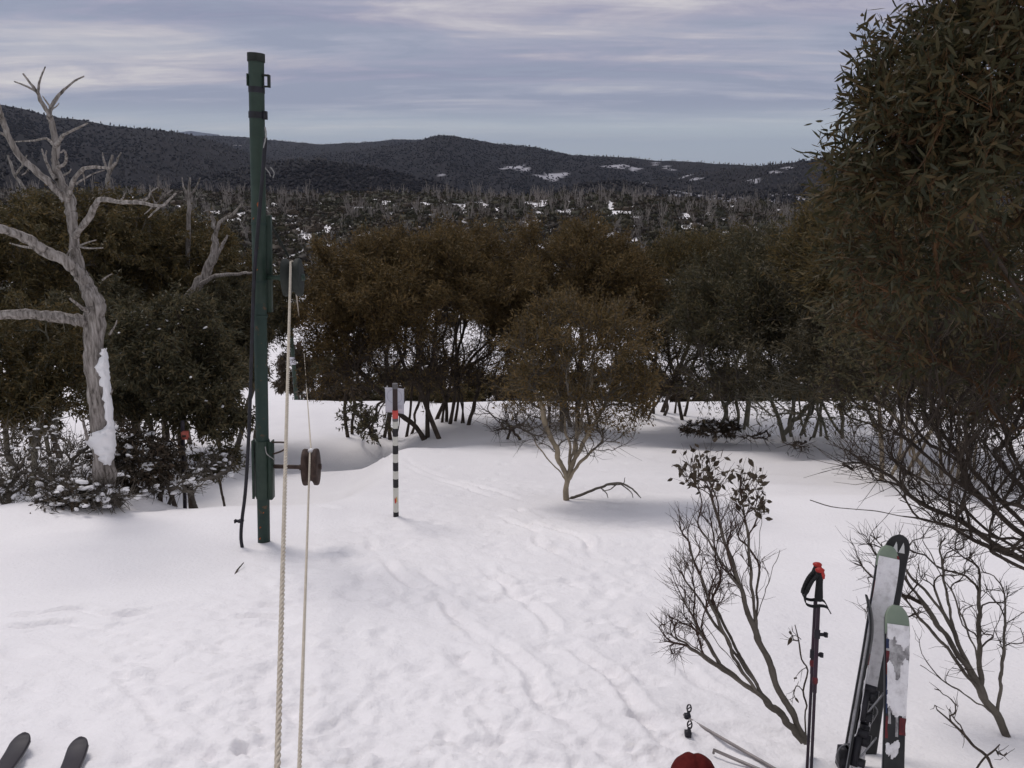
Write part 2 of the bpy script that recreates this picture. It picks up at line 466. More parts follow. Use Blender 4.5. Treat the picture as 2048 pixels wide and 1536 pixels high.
def hill_snow(P):
    px, py, dep = project(P); s = np.zeros(len(P))
    n = fbm(P[:, 0] * .035, P[:, 1] * .02, 3, 71, .7)
    for cx, cy, rx, ry in HCLEAR:
        q = ((px - cx) / rx) ** 2 + ((py - cy) / ry) ** 2
        s = np.maximum(s, ((q + 3.0 * n) < .4).astype(float))
    sp = (n + .55 * fbm(P[:, 0] * .006, P[:, 1] * .005, 2, 13)) * smooth(980, 1350, px)
    s = np.maximum(s, (sp > .56).astype(float))
    return s * (P[:, 1] < 4000)


def build_hills():
    rows = np.concatenate([np.geomspace(345, 3600, 240, endpoint=False), np.geomspace(3600, 26000, 30)])
    V, f = fan(rows, np.linspace(-1.15, 1.15, 330), lambda y: y, hills)
    me = mesh_np('hills', V, [f])
    a = me.attributes.new('snow', 'FLOAT', 'POINT'); a.data.foreach_set('value', hill_snow(V).astype(np.float32))
    m = material('hill_forest', c3(.016, .015, .017), .95, var=c3(.028, .025, .027), nscale=.02, spec=.05, detail=8, bump=3, bscale=.2)
    N = m.node_tree.nodes; L = m.node_tree.links
    at_ = N.new('ShaderNodeAttribute'); at_.attribute_name = 'snow'
    mx = N.new('ShaderNodeMix'); mx.data_type = 'RGBA'; mx.inputs[7].default_value = c3(.42, .41, .44)
    b = N['Principled BSDF']; src = b.inputs['Base Color'].links[0].from_socket
    L.new(at_.outputs['Fac'], mx.inputs[0]); L.new(src, mx.inputs[6]); L.new(mx.outputs[2], b.inputs['Base Color'])
    tag(link('hills', me, m), 'dark forested hills across the valley', kind='structure')
    # the forest on them: small crowns and bleached trunks, too many and too far to count
    r = np.random.RandomState(11)
    n = 70000
    t = r.uniform(-.72, .62, n); y = np.exp(r.uniform(math.log(600), math.log(3300), n)); x = t * y
    z = hills(x, y); up = hills(x, y + 12) - z
    P = np.stack([x, y, z], -1)
    P = P[(up > -3.5)]
    P = P[(hill_snow(P) < .5) | (r.rand(len(P)) < .45)]
    px, py, dp = project(P); k = (px > -60) & (px < 2110) & (py < 430) & (py > 180)
    P = P[k]; n = len(P)
    kind = (fbm(P[:, 0] * .004, P[:, 1] * .004, 2, 23) + r.uniform(-.35, .35, n) + .25 * smooth(0, 500, P[:, 0])) > .28
    def crowns(P, hmin, hmax, wmin, wmax):
        n = len(P); h = r.uniform(hmin, hmax, n); w = r.uniform(wmin, wmax, n)
        a = r.uniform(0, 6.28, n)[:, None] + np.arange(4) * math.pi / 2
        ring = np.stack([np.cos(a), np.sin(a), np.zeros_like(a)], -1) * (w[:, None] * r.uniform(.6, 1.2, (n, 4)))[..., None]
        ring[..., 2] = h[:, None] * r.uniform(.3, .7, (n, 4))
        top = np.stack([r.uniform(-.3, .3, n) * w, r.uniform(-.3, .3, n) * w, h], -1)
        V = np.concatenate([P[:, None] - [0, 0, 1.0], P[:, None] + ring, P[:, None] + top[:, None]], 1)
        b = np.arange(n)[:, None] * 6
        f = np.concatenate([np.stack([b + 0, b + 1 + (k + 1) % 4, b + 1 + k], -1) for k in range(4)] + [np.stack([b + 5, b + 1 + k, b + 1 + (k + 1) % 4], -1) for k in range(4)], 1).reshape(-1, 3)
        return V.reshape(-1, 3), f
    Q = P[~kind]; V, f = crowns(Q, 1.6, 3.6, 1.5, 3.2)
    m1 = material('far_crowns', c3(.02, .02, .02), .95, island=[(0, c3(.016, .015, .018)), (.6, c3(.022, .020, .023)), (1, c3(.032, .028, .029))], spec=.05)
    tag(link('forest', mesh_np('forest', V, [f], True), m1), 'dark evergreen forest covering the far hills', 'forest', kind='stuff')
    Q = P[kind]; Q = Q[::2]; V, f = crowns(Q, 2.8, 6.0, .7, 1.5)
    m2 = material('far_trunks', c3(.1, .1, .1), .95, island=[(0, c3(.045, .042, .042)), (1, c3(.085, .078, .075))], spec=.05)
    tag(link('bleached_forest', mesh_np('bleached_forest', V, [f], False), m2), 'pale burnt trunks standing among the forest on the far hills', 'forest', kind='stuff')


build_hills()

# ------------------------------------------------------------------ plants
def leaf_verts(P, D, L, Wd, r, fold=.25):
    n = len(P); D = norm(D); Sd = norm(np.cross(D, r.normal(size=(n, 3)))); Nn = np.cross(D, Sd)
    L = L[:, None]; Wd = Wd[:, None]
    mid = P + D * L * .45
    V = np.stack([P, mid + Sd * Wd * .5 + Nn * Wd * fold, P + D * L + Nn * L * -.08, mid - Sd * Wd * .5 + Nn * Wd * fold], 1).reshape(-1, 3)
    b = np.arange(n)[:, None] * 4
    return V, np.concatenate([b + [0, 1, 2], b + [0, 2, 3]], 1).reshape(-1, 3)


def leaf_tri(P, D, L, Wd, r):
    n = len(P); D = norm(D); Sd = norm(np.cross(D, r.normal(size=(n, 3))))
    V = np.stack([P - Sd * Wd[:, None] * .5, P + Sd * Wd[:, None] * .5 + D * L[:, None] * .15, P + D * L[:, None]], 1).reshape(-1, 3)
    return V, np.arange(3 * n).reshape(-1, 3)


def leaf_verts6(P, D, L, Wd, r):
    n = len(P); D = norm(D); Sd = norm(np.cross(D, r.normal(size=(n, 3)))); Nn = np.cross(D, Sd); L = L[:, None]; Wd = Wd[:, None]; cv = r.uniform(-.16, .16, (n, 1)) * L; sw = r.uniform(-.22, .22, (n, 1)) * L
    q = lambda t, w: P + D * L * t + Nn * cv * t * t * 2 + Sd * (sw * t * t + w * Wd)
    V = np.stack([q(0, 0), q(.28, .42), q(.62, .4), q(1, 0), q(.62, -.4), q(.28, -.42)], 1).reshape(-1, 3); b = np.arange(n)[:, None] * 6
    return V, np.concatenate([b + [0, 1, 5], b + [1, 2, 4], b + [1, 4, 5], b + [2, 3, 4]], 1).reshape(-1, 3)


def grow(bases, lobes, r, tip=.004, power=.48, rmax=.2, upw=.35, droop=0.0, kseg=4, stemk=8, ends=None, wob=1.0, nroot=99, vase=(.12, .5)):
    """stems from bases into the lobes, then every cluster joined to the nearest branch.
    lobes: (centre, radii, clusters, leafy).  returns node arrays and cluster list"""
    pos = []; par = []; sid = []; dirn = []
    stems = []
    lc = [np.array(l[0], float) for l in lobes]; wts = np.array([l[2] for l in lobes], float); wts /= wts.sum()
    for i, b in enumerate(bases):
        b = np.array(b, float); on = -1
        if i >= nroot:
            on = int(np.argmin(np.linalg.norm(np.array(pos) - b, axis=1))); b = pos[on]
        if ends is not None: e = np.array(ends[i], float)
        else:
            l = lobes[int(r.choice(len(lobes), p=wts))]
            v = r.normal(size=3); v = v / np.linalg.norm(v) * r.uniform(.2, .65)
            e = np.array(l[0]) + v * np.array(l[1])
        h = np.linalg.norm(e - b)
        mid = (b + e) / 2 + np.array([0, 0, .0]) + r.normal(size=3) * h * .05 * wob
        mid[:2] = b[:2] + (e[:2] - b[:2]) * r.uniform(*vase) + r.normal(size=2) * h * .03 * wob
        P = bez(b, mid, e, stemk); P[1:-1] += r.normal(size=(stemk - 2, 3)) * h * .012 * wob
        idx = []
        for k in range(stemk):
            idx.append(len(pos)); par.append(idx[-2] if k else on); pos.append(P[k]); sid.append(i)
            dirn.append(norm(P[min(k + 1, stemk - 1)] - P[max(k - 1, 0)]))
        stems.append(idx)
    pts = []; lf = []
    for c, rad, n, leafy in lobes:
        m_ = int(n * 1.4); v = norm(r.normal(size=(m_, 3))) * (r.uniform(.18, 1.12, (m_, 1)) ** (1 / 2.2))
        o_ = r.uniform(0, 99, 3); nz = vnoise(v[:, 0] * 1.9 + o_[0], v[:, 2] * 1.9 + o_[1], 5) + .7 * vnoise(v[:, 1] * 1.9 + v[:, 0] * 1.1 + o_[2], v[:, 2] * 2.1 + o_[0], 6)
        v = v[np.argsort(-nz + r.uniform(0, .12, m_))[:n]]
        pts.append(np.array(c) + v * np.array(rad)); lf += [leafy] * n
    pts = np.concatenate(pts); lf = np.array(lf)
    S0 = np.array(pos)
    o = np.argsort(np.min(np.linalg.norm(pts[:, None] - S0[None], axis=2), 1))
    pts = pts[o]; lf = lf[o]
    z0 = min(b[2] for b in bases); H = max(pts[:, 2].max() - z0, .1)
    clusters = []
    A = np.zeros((len(pos) + len(pts) * kseg, 3)); A[:len(pos)] = pos; Dn = np.zeros_like(A); Dn[:len(pos)] = dirn; na = len(pos)
    for c, l in zip(pts, lf):
        d = c - A[:na]; dist = np.linalg.norm(d, axis=1)
        ang = (d * Dn[:na]).sum(1) / np.maximum(dist, 1e-6)
        cost = dist * (1.35 - .45 * ang) + np.maximum(0, A[:na, 2] - c[2] + .05 * H) * (1.2 - droop) + np.maximum(0, .22 * H - (A[:na, 2] - z0)) * .8
        j = int(np.argmin(cost)); p = A[j]; L = dist[j]
        ctrl = p + Dn[j] * L * .42 + np.array([0, 0, L * upw * .3]) + r.normal(size=3) * L * .06 * wob
        Q = bez(p, ctrl, c, kseg + 1)[1:]; Q[:-1] += r.normal(size=(kseg - 1, 3)) * L * .03 * wob
        last = j
        for k in range(kseg):
            pos.append(Q[k]); par.append(last); sid.append(sid[j]); A[na] = Q[k]
            Dn[na] = norm(Q[k] - A[last]); last = na; na += 1
        clusters.append((last, l))
    n = na; cnt = np.zeros(n)
    for j, _ in clusters: cnt[j] += 1
    for s in stems: cnt[s[-1]] += 1
    par = np.array(par)
    for k in range(n - 1, -1, -1):
        if par[k] >= 0: cnt[par[k]] += cnt[k]
    rad = np.minimum(tip * np.maximum(cnt, 1) ** power, rmax)
    return A[:n], par, np.array(sid), rad, stems, clusters, Dn[:n]


def plant(name, label, cat, bases, lobes, leaf, bark, seed, leafL=.08, leafW=.022, per=40, twig=.3, ntw=6, tip=.004, twr=.0022, group=None,
          stem_mat=None, snowy=0, power=.48, rmax=.2, spread=.7, droopl=.6, upw=.35, ends=None, keep=0, base_flare=1.25, sink=.25, wob=1.0, nroot=99, stemk=8, vase=(.12, .5), stemname='stem', kseg=4, twsides=3, leafpart='crown'):
    r = np.random.RandomState(seed)
    A, par, sid, rad, stems, clusters, Dn = grow(bases, lobes, r, tip, power, rmax, upw, ends=ends, kseg=kseg, wob=wob, nroot=nroot, stemk=stemk, vase=vase)
    base = np.mean(np.array(bases), 0)
    root = empty(name, base, label, cat, group)
    for si, s in enumerate(stems):
        P = A[s].copy(); rr = rad[s].copy()
        if si < nroot: rr[0] *= base_flare; P[0] -= norm(P[1] - P[0]) * sink
        else: rr[0] = min(rad[par[s[0]]], rr[1] * 1.3)
        PP = spline(np.concatenate([P, rr[:, None]], 1), 3); jit = 1 + .06 * r.normal(size=len(PP))
        mb = MB(); mb.tube(PP[:, :3], np.abs(PP[:, 3]) * jit, 8); link(stemname, mb.mesh(stemname, base), stem_mat or bark, root)
    instem = np.zeros(len(A), bool)
    for s in stems: instem[s] = True
    e = np.where((~instem) & (par >= 0))[0]
    P = np.stack([A[par[e]], A[e]], 1)
    R = np.stack([np.minimum(rad[par[e]], rad[e] * 1.3), rad[e]], 1)
    V, f = tubes(P, R, 5 if base[1] < 10 else 4); mb = MB(); mb.add(V, [f])
    # twigs and leaves
    ctr = np.mean([l[0] for l in lobes], 0)
    ci = np.array([c for c, _ in clusters]); lv = np.array([l for _, l in clusters], float)
    cp = np.repeat(ci, ntw); p0 = A[cp] - Dn[cp] * r.uniform(0, .5, (len(cp), 1)) * twig
    d = norm(Dn[cp] * 1.0 + r.normal(size=(len(cp), 3)) * spread + norm(A[cp] - ctr) * .35 + np.array([0, 0, .25]))
    tl = twig * r.uniform(.45, 1.15, (len(cp), 1))
    p1 = p0 + d * tl * .5 + r.normal(size=p0.shape) * tl * .05; p2 = p1 + norm(d + np.array([0, 0, .18]) + r.normal(size=d.shape) * .25) * tl * .5
    far = base[1] > 12; T = np.stack([p0, p2] if far else [p0, p1, p2], 1); V, f = tubes(T, np.array([twr * 1.3, twr * .6] if far else [twr * 1.3, twr, twr * .55]) * np.ones((len(T), 1)), twsides); mb.add(V, [f])
    tag(link('branches', mb.mesh('branches', base), bark, root), kind='stuff')
    lw = np.repeat(lv, ntw)
    nl = np.maximum((per * (1.5 if base[1] > 12 else .85 if base[1] > 9 else 1) * lw * r.uniform(.6, 1.4, len(cp))).astype(int), 0)
    ti = np.repeat(np.arange(len(cp)), nl)
    if len(ti):
        t = r.uniform(.15, 1, (len(ti), 1)) ** .7
        pp = np.where(t < .5, p0[ti] + (p1[ti] - p0[ti]) * t * 2, p1[ti] + (p2[ti] - p1[ti]) * (t * 2 - 1)) + r.normal(size=(len(ti), 3)) * twig * .09
        ld = norm(d[ti] * .7 + r.normal(size=(len(ti), 3)) * .65 - np.array([0, 0, droopl]))
        g_ = .97 if base[1] > 12 else 1; L = g_ * leafL * r.uniform(.6, 1.25, len(ti)); Wd = g_ * leafW * r.uniform(.7, 1.25, len(ti))
        big = np.zeros(len(ti), bool)
        if keep:
            px, py, dep = project(pp); ok = (px > 0) & (px < 2048) & (py > 0) & (py < 1536)
            sc = L / dep * np.where(ok, 1, .01) * r.uniform(.9, 1.1, len(ti)); big[np.argsort(-sc)[:keep]] = True
        if (~big).any():
            V, f = (leaf_verts6 if keep else leaf_tri if base[1] > 12 else leaf_verts)(pp[~big], ld[~big], L[~big], Wd[~big], r)
            tag(link(leafpart, mesh_np(leafpart, V - base, [f], False), leaf, root), kind='stuff')
        for q in np.where(big)[0]:
            o = bpy.data.objects.new('leaf', leaf_set(leaf)[r.randint(7)]); C.objects.link(o); o.parent = root
            D = Vector(ld[q]); s = D.cross(Vector(r.normal(size=3))).normalized(); nn = s.cross(D)
            M = Matrix((s, D, nn)).transposed().to_4x4(); M = M @ Matrix.Diagonal((Wd[q], L[q], L[q], 1)); M.translation = Vector(pp[q] - base)
            o.matrix_local = M
    if snowy:
        snow_lumps(root, A[ci] + np.array([0, 0, .02]), snowy, r, base)
    return root


def ico():
    import bmesh
    bm = bmesh.new(); bmesh.ops.create_icosphere(bm, subdivisions=2, radius=1)
    V = np.array([v.co[:] for v in bm.verts]); f = np.array([[v.index for v in q.verts] for q in bm.faces]); bm.free(); return V, f


ICO = ico()


def snow_lumps(root, P, size, r, base, frac=.45):
    V0, f0 = ICO; mb = MB(); P = np.concatenate([P, P + r.normal(size=P.shape) * [.12, .12, .05]]); size = size * .8
    for p in P:
        if r.rand() > frac: continue
        s = size * r.uniform(.4, 1.3)
        q = V0 * [s * r.uniform(.4, 1.5), s * r.uniform(.4, 1.5), s * r.uniform(.35, .7)]
        q = q * (1 + .5 * vnoise(V0[:, :1] * 2 + r.rand() * 9, V0[:, 1:2] * 2 + V0[:, 2:], 3)); q[:, 2] += np.where(q[:, 2] < 0, -q[:, 2] * .5, 0)
        a_ = r.uniform(0, 6.28); q = q @ np.array([[math.cos(a_), math.sin(a_), r.uniform(-.4, .4)], [-math.sin(a_), math.cos(a_), r.uniform(-.4, .4)], [0, 0, 1]])
        mb.add(q + p, [f0])
    if mb.n: tag(link('snow', mb.mesh('snow', base), SNOWC, root), kind='stuff')


def leaf_mesh(k):
    """a lance-shaped gum leaf, 1 long, 1 wide, folded along the midrib and curved"""
    r = np.random.RandomState(k); t = np.array([0, .12, .3, .55, .8, 1]); w = np.array([.06, .12, .46, .5, .26, 0.0])
    cv = r.uniform(-.25, .25); sw = r.uniform(-.35, .35)
    V = []; 
    for a, b in zip(t, w):
        zc = cv * a * a; xc = sw * a * a
        V += [(xc - b, a, zc + b * .10), (xc, a, zc), (xc + b, a, zc + b * .10)]
    f = []
    for i in range(5):
        f += [(3 * i, 3 * i + 1, 3 * i + 4, 3 * i + 3), (3 * i + 1, 3 * i + 2, 3 * i + 5, 3 * i + 4)]
    return mesh_np('leaf', V, [np.array(f)])


LEAVES = {}


def leaf_set(mat):                                # the seven leaf shapes in one leaf material, shared by all leaves of that kind
    if mat.name not in LEAVES:
        LEAVES[mat.name] = [leaf_mesh(k) for k in range(7)]
        for me in LEAVES[mat.name]: me.materials.append(mat)
    return LEAVES[mat.name]



def lobe(px, py, d, rx, ry, rd, n, leafy=1.0):
    """an ellipsoid of foliage: centre on a photo ray at distance d, radii in photo pixels across and up, rd metres deep"""
    k = pxsize(px, py, d, 1); return (at(px, py, d), (rx * k, rd, ry * k), n, leafy)


def foot(px, py):
    return onground(px, py)


def foot_d(px, d):                                # on the snow at forward distance d under photo column px (at that depth)
    x = (px - 1024) / F * d / cT * 1.0
    for _ in range(4):
        z = gz(x, d); q = project(np.array([x, d, z])); x += (px - q[0]) / F * q[2]
    return np.array([x, d, gz(x, d)])


def feet(px0, px1, py, n, seed, dy=8):
    r = np.random.RandomState(seed)
    return [onground(px0 + (px1 - px0) * (k + .5) / n + r.uniform(-.5, .5) * abs(px1 - px0) / n, py + r.uniform(-dy, dy)) for k in range(n)]


MID = 'snow gums standing behind the snow bench'
GK = dict(leafL=.12, leafW=.028, twig=.72, ntw=8, tip=.0085, twr=.0046, group=MID, power=.42, spread=.5, droopl=.12)
# ---- gums round the bench
plant('snow_gum', 'many-stemmed bronze-leaved snow gum behind the striped pole', 'tree', feet(690, 880, 872, 13, 1),
      [lobe(800, 586, 18.5, 160, 86, 2.0, 130), lobe(690, 640, 18.2, 80, 75, 1.5, 60), lobe(730, 546, 18.5, 100, 60, 1.4, 60), lobe(860, 526, 19, 100, 52, 1.4, 56), lobe(665, 720, 17.8, 50, 60, 1.0, 26, .4), lobe(800, 720, 17.6, 125, 75, 1.2, 170, .05)], LBROWN, BARKD, 1,
      per=32, rmax=.062, **GK)
plant('snow_gum', 'snow gum with a clump of dark trunks right of the striped pole', 'tree', feet(870, 945, 846, 8, 2),
      [lobe(930, 546, 20.5, 120, 73, 2.0, 90), lobe(1000, 626, 20.5, 80, 60, 1.5, 50), lobe(930, 700, 20, 110, 75, 1.4, 150, .05)], LBROWN, BARKD, 2,
      per=32, rmax=.075, **GK)
plant('snow_gum', 'broad orange-brown snow gum behind the small pale-trunked gum', 'tree', feet(1080, 1200, 856, 8, 3),
      [lobe(1120, 546, 19.5, 160, 69, 2.0, 120), lobe(1210, 596, 19, 90, 77, 1.6, 70), lobe(1050, 596, 20, 80, 69, 1.5, 50), lobe(1130, 730, 18.5, 140, 90, 1.4, 90, .25)], LBROWN, BARKD, 3,
      per=30, rmax=.06, **GK)
plant('snow_gum', 'olive-leaved snow gum with dark trunks beyond the brush pile', 'tree', feet(1270, 1380, 832, 8, 4),
      [lobe(1360, 576, 21, 130, 69, 2.0, 100), lobe(1450, 536, 22, 120, 52, 1.8, 80), lobe(1300, 646, 20.5, 60, 60, 1.4, 40, .6), lobe(1350, 700, 20, 110, 80, 1.4, 140, .06)], LOLIVE, BARKD, 4,
      per=32, rmax=.07, **GK)
plant('snow_gum', 'snow gum whose leaning mottled trunk slants up out of the snow beside the brush pile', 'tree', [foot(1568, 882)] + feet(1440, 1530, 858, 7, 5),
      [lobe(1480, 616, 17, 130, 77, 1.8, 110, .8), lobe(1560, 556, 18, 110, 69, 1.8, 90), lobe(1460, 720, 16.5, 110, 80, 1.4, 90, .12)], LDARK, BARKG, 5,
      per=30, rmax=.065, stem_mat=BARKM, **GK)
plant('snow_gum', 'dense grey-green snow gum with upright mottled trunks in front of the dark thicket', 'tree', feet(1555, 1700, 872, 11, 6),
      [lobe(1600, 660, 15.5, 120, 110, 1.6, 120, .8), lobe(1700, 646, 15, 120, 112, 1.6, 120, .8), lobe(1630, 780, 15, 130, 60, 1.2, 90, .12)], LGREY, BARKM, 6,
      per=28, rmax=.055, **GK)
plant('snow_gum', 'tall bronze snow gum filling the gap between the right thicket and the foreground gum', 'tree', feet(1750, 1860, 850, 6, 7),
      [lobe(1680, 526, 14, 90, 60, 1.5, 70), lobe(1800, 506, 13, 170, 129, 1.8, 130), lobe(1930, 626, 13, 170, 146, 1.8, 130)], LOLIVE, BARKG, 7,
      per=24, rmax=.07, **GK)
GK.update(leafL=.085, leafW=.025, twig=.4, tip=.005, twr=.0032)
plant('snow_gum', 'thicket gum with short cream trunks on the right behind the bare twigs', 'tree', feet(1745, 1990, 950, 12, 8, 12),
      [lobe(1830, 790, 10.5, 170, 90, 1.2, 150, .12), lobe(1950, 720, 10, 160, 130, 1.2, 160, .22), lobe(1760, 690, 10.5, 110, 110, 1.2, 100, .4)], LDARK, BARKD, 8,
      per=24, rmax=.05, stem_mat=BARKP, **GK)
f0_ = foot(1133, 1000)
small = plant('snow_gum', 'small lone snow gum with a forked cream trunk in the open snow', 'tree', [f0_] + [at(1146, 940, 9.42)] * 3 + [at(1140, 958, 9.4)] * 3,
      [lobe(1150, 660, 9.7, 100, 60, .7, 62, .9), lobe(1070, 700, 9.5, 55, 60, .5, 34, .8), lobe(1235, 680, 9.5, 60, 70, .6, 44, .9), lobe(1040, 780, 9.4, 45, 50, .4, 22, .6), lobe(1265, 780, 9.4, 35, 65, .4, 30, .9), lobe(1140, 760, 9.5, 90, 50, .6, 44, .5), lobe(1200, 820, 9.4, 90, 45, .5, 34, .4), lobe(1150, 860, 9.4, 120, 45, .6, 56, .04)], LBROWN, BARKG, 9,
      leafL=.064, leafW=.018, per=17, twig=.34, ntw=6, spread=.5, droopl=.15, tip=.0034, twr=.0022, rmax=.034, stem_mat=BARKP, sink=.12,
      ends=[at(1165, 770, 9.5), at(1110, 770, 9.45), at(1220, 790, 9.4), at(1185, 730, 9.6), at(1070, 880, 9.35), at(1070, 780, 9.4), at(1205, 880, 9.3)], power=.5, nroot=1, stemk=12, vase=(.35, .6))


def add_branch(root, pts, r0, r1, mat, name='branch', n=7, k=5, rough=.06, seed=0):
    r = np.random.RandomState(seed); base = np.array(root.location)
    P = spline(np.array(pts), k); rr = np.linspace(1, 0, len(P)) ** .8 * (r0 - r1) + r1
    rr = rr * (1 + rough * r.normal(size=len(rr))); P[1:-1] += r.normal(size=(len(P) - 2, 3)) * r0 * .12
    mb = MB(); mb.tube(P, rr, n); return link(name, mb.mesh(name, base), mat, root)


add_branch(small, [at(1135, 1000, 9.4), at(1160, 990, 9.3), at(1200, 975, 9.2), at(1235, 966, 9.1), at(1265, 978, 9.0), at(1282, 996, 8.95)], .022, .006, BARKG, seed=3)
for k, (a, b, c) in enumerate((((1200, 975), (1212, 985), (1216, 996)), ((1235, 966), (1222, 978), (1205, 982)), ((1240, 967), (1262, 984), (1266, 996)), ((1215, 970), (1245, 968), (1250, 955)))):
    add_branch(small, [at(*a, 9.15), at(*b, 9.1), at(*c, 9.05)], .009, .004, BARKG, seed=k)
# ---- gums on the left
LEFT = 'snow gums on the left beyond the dead tree'
plant('snow_gum', 'bronze-topped snow gum directly behind the dead tree', 'tree', [foot_d(60, 16), foot_d(120, 16.5), foot_d(20, 15.5)],
      [lobe(90, 488, 16, 160, 81, 2.0, 130), lobe(200, 468, 17, 110, 63, 1.8, 80), lobe(30, 618, 15, 100, 90, 1.6, 70, .8)], LOLIVE, BARKG, 12,
      leafL=.12, leafW=.034, per=26, twig=.48, ntw=7, tip=.008, twr=.005, rmax=.06, power=.43, group=LEFT)
plant('snow_gum', 'dark olive snow gum between the dead tree and the green post', 'tree', [foot_d(280, 19), foot_d(330, 19.5), foot_d(380, 19)],
      [lobe(300, 498, 19, 140, 72, 2.0, 110), lobe(400, 548, 19, 110, 81, 2.0, 90), lobe(280, 618, 18, 130, 81, 1.6, 80)], LOLIVE, BARKG, 13,
      leafL=.13, leafW=.036, per=26, twig=.5, ntw=7, tip=.009, twr=.005, rmax=.06, power=.43, group=LEFT)
plant('snow_gum', 'dark green snow gum behind the foot of the green post', 'tree', [foot_d(470, 17), foot_d(440, 17.5), foot_d(510, 17.5)],
      [lobe(450, 660, 17, 90, 90, 1.6, 80), lobe(520, 618, 18, 60, 72, 1.5, 56), lobe(430, 740, 16, 80, 60, 1.3, 40)], LDARK, BARKG, 14,
      leafL=.12, leafW=.034, per=26, twig=.45, ntw=7, tip=.008, twr=.005, rmax=.06, power=.43, group=LEFT)
plant('snow_gum', 'bushy green gum between the dead tree and the marker pole, leaves dusted with snow', 'tree', [foot_d(350, 11.4), foot_d(385, 11.2), foot_d(320, 11.6)],
      [lobe(345, 690, 11, 90, 90, .9, 110), lobe(400, 780, 10.8, 80, 70, .8, 70), lobe(280, 760, 11, 60, 80, .8, 50), lobe(440, 835, 10.6, 50, 25, .5, 24)], LDARK, BARKD, 15,
      leafL=.09, leafW=.026, per=24, twig=.32, ntw=7, tip=.006, twr=.003, rmax=.05, snowy=.03, group=LEFT)
plant('snow_gum', 'shadowy olive gum at the left picture edge behind the snowy thicket', 'tree', [foot_d(20, 11.5), foot_d(70, 11.8), foot_d(110, 12)],
      [lobe(50, 700, 11.5, 110, 90, 1.2, 100), lobe(120, 790, 11.5, 80, 60, 1.0, 50, .7), lobe(10, 800, 11, 60, 60, .8, 36, .7)], LOLIVE, BARKM, 16,
      leafL=.095, leafW=.028, per=24, twig=.36, ntw=7, tip=.006, twr=.0035, rmax=.06, power=.43, group=LEFT)
plant('snow_gum', 'dark snow gum half hidden behind the dead trunk, snow under its branches', 'tree', [foot_d(240, 14), foot_d(270, 14.3)],
      [lobe(230, 660, 14, 110, 90, 1.4, 90), lobe(270, 760, 13.5, 90, 60, 1.2, 56, .7)], LDARK, BARKD, 17,
      leafL=.11, leafW=.032, per=26, twig=.42, ntw=7, tip=.007, twr=.004, rmax=.06, power=.43, group=LEFT)
# ---- low shrubs
plant('shrub', 'sprawling snow-dusted shrub at the foot of the dead tree', 'shrub', [foot_d(60, 9.6), foot_d(130, 9.4), foot_d(10, 9.2), foot_d(180, 9.7)],
      [lobe(70, 900, 9.2, 110, 50, .7, 90, .22), lobe(150, 950, 9.0, 90, 45, .5, 70, .3), lobe(20, 970, 8.9, 60, 40, .5, 50, .2), lobe(160, 1000, 8.5, 60, 25, .3, 26, .8)], LPURP, BARKG, 20,
      leafL=.075, leafW=.024, per=4.5, twig=.3, ntw=6, tip=.006, twr=.0036, rmax=.03, snowy=.035, spread=.8)
plant('shrub', 'leafy shrub weighed down with snow right of the dead trunk', 'shrub', [foot_d(290, 9.6), foot_d(270, 9.8)],
      [lobe(290, 930, 9.4, 60, 45, .4, 60, 1), lobe(240, 890, 9.6, 45, 50, .4, 40, .8)], LPURP, BARKD, 21,
      leafL=.085, leafW=.026, per=11, twig=.24, ntw=6, tip=.005, twr=.003, rmax=.03, snowy=.06)
plant('shrub', 'bent bare branches with a rim of snow before the marker pole', 'shrub', [foot_d(395, 9.3), foot_d(330, 9.5)],
      [lobe(380, 965, 9.1, 40, 18, .3, 26, 0), lobe(330, 975, 9.1, 40, 18, .3, 20, .1), lobe(420, 940, 9.8, 60, 20, .4, 24, .2)], LPURP, BARKG, 22,
      leafL=.07, leafW=.022, per=3, twig=.25, ntw=5, tip=.006, twr=.003, rmax=.025, snowy=.045)
plant('shrub', 'dark leafy clump on the edge of the snow bank left of the post sleeve', 'shrub', [foot_d(450, 11.2)],
      [lobe(440, 922, 11, 38, 14, .4, 30, 1), lobe(400, 940, 10.8, 30, 14, .3, 16, .6)], LDARK, BARKD, 23,
      leafL=.09, leafW=.028, per=9, twig=.22, ntw=6, tip=.005, twr=.003, rmax=.02, snowy=.03)
plant('shrub', 'sparse round-leaved sapling left of the striped pole', 'shrub', [foot(742, 874), foot(715, 868)],
      [lobe(715, 838, 15.5, 38, 32, .5, 34, 1), lobe(750, 850, 15.3, 28, 26, .4, 20, .8)], LDARK, BARKD, 24,
      leafL=.10, leafW=.045, per=2.4, twig=.25, ntw=5, tip=.006, twr=.0035, rmax=.03)
plant('shrub', 'bare spreading shrub left of the small lone gum', 'shrub', [foot(1015, 878), foot(1040, 880), foot(1075, 882)],
      [lobe(990, 830, 15.5, 50, 35, .6, 36, .08), lobe(1060, 850, 15, 60, 30, .6, 40, .15)], LDARK, BARKD, 25,
      leafL=.09, leafW=.035, per=4, twig=.35, ntw=5, tip=.006, twr=.0035, rmax=.03, spread=.9)
plant('shrub', 'dark pile of brush lying on the snow under the right gums', 'brush pile', [foot(1400, 866), foot(1440, 866), foot(1370, 866)],
      [lobe(1415, 858, 16, 50, 5, .5, 60, .8), lobe(1455, 853, 16.3, 30, 8, .4, 30, .8)], LPURP, BARKD, 26,
      leafL=.09, leafW=.03, per=5, twig=.14, ntw=6, tip=.006, twr=.004, rmax=.04, spread=1.2, snowy=.05, upw=0, sink=.02)
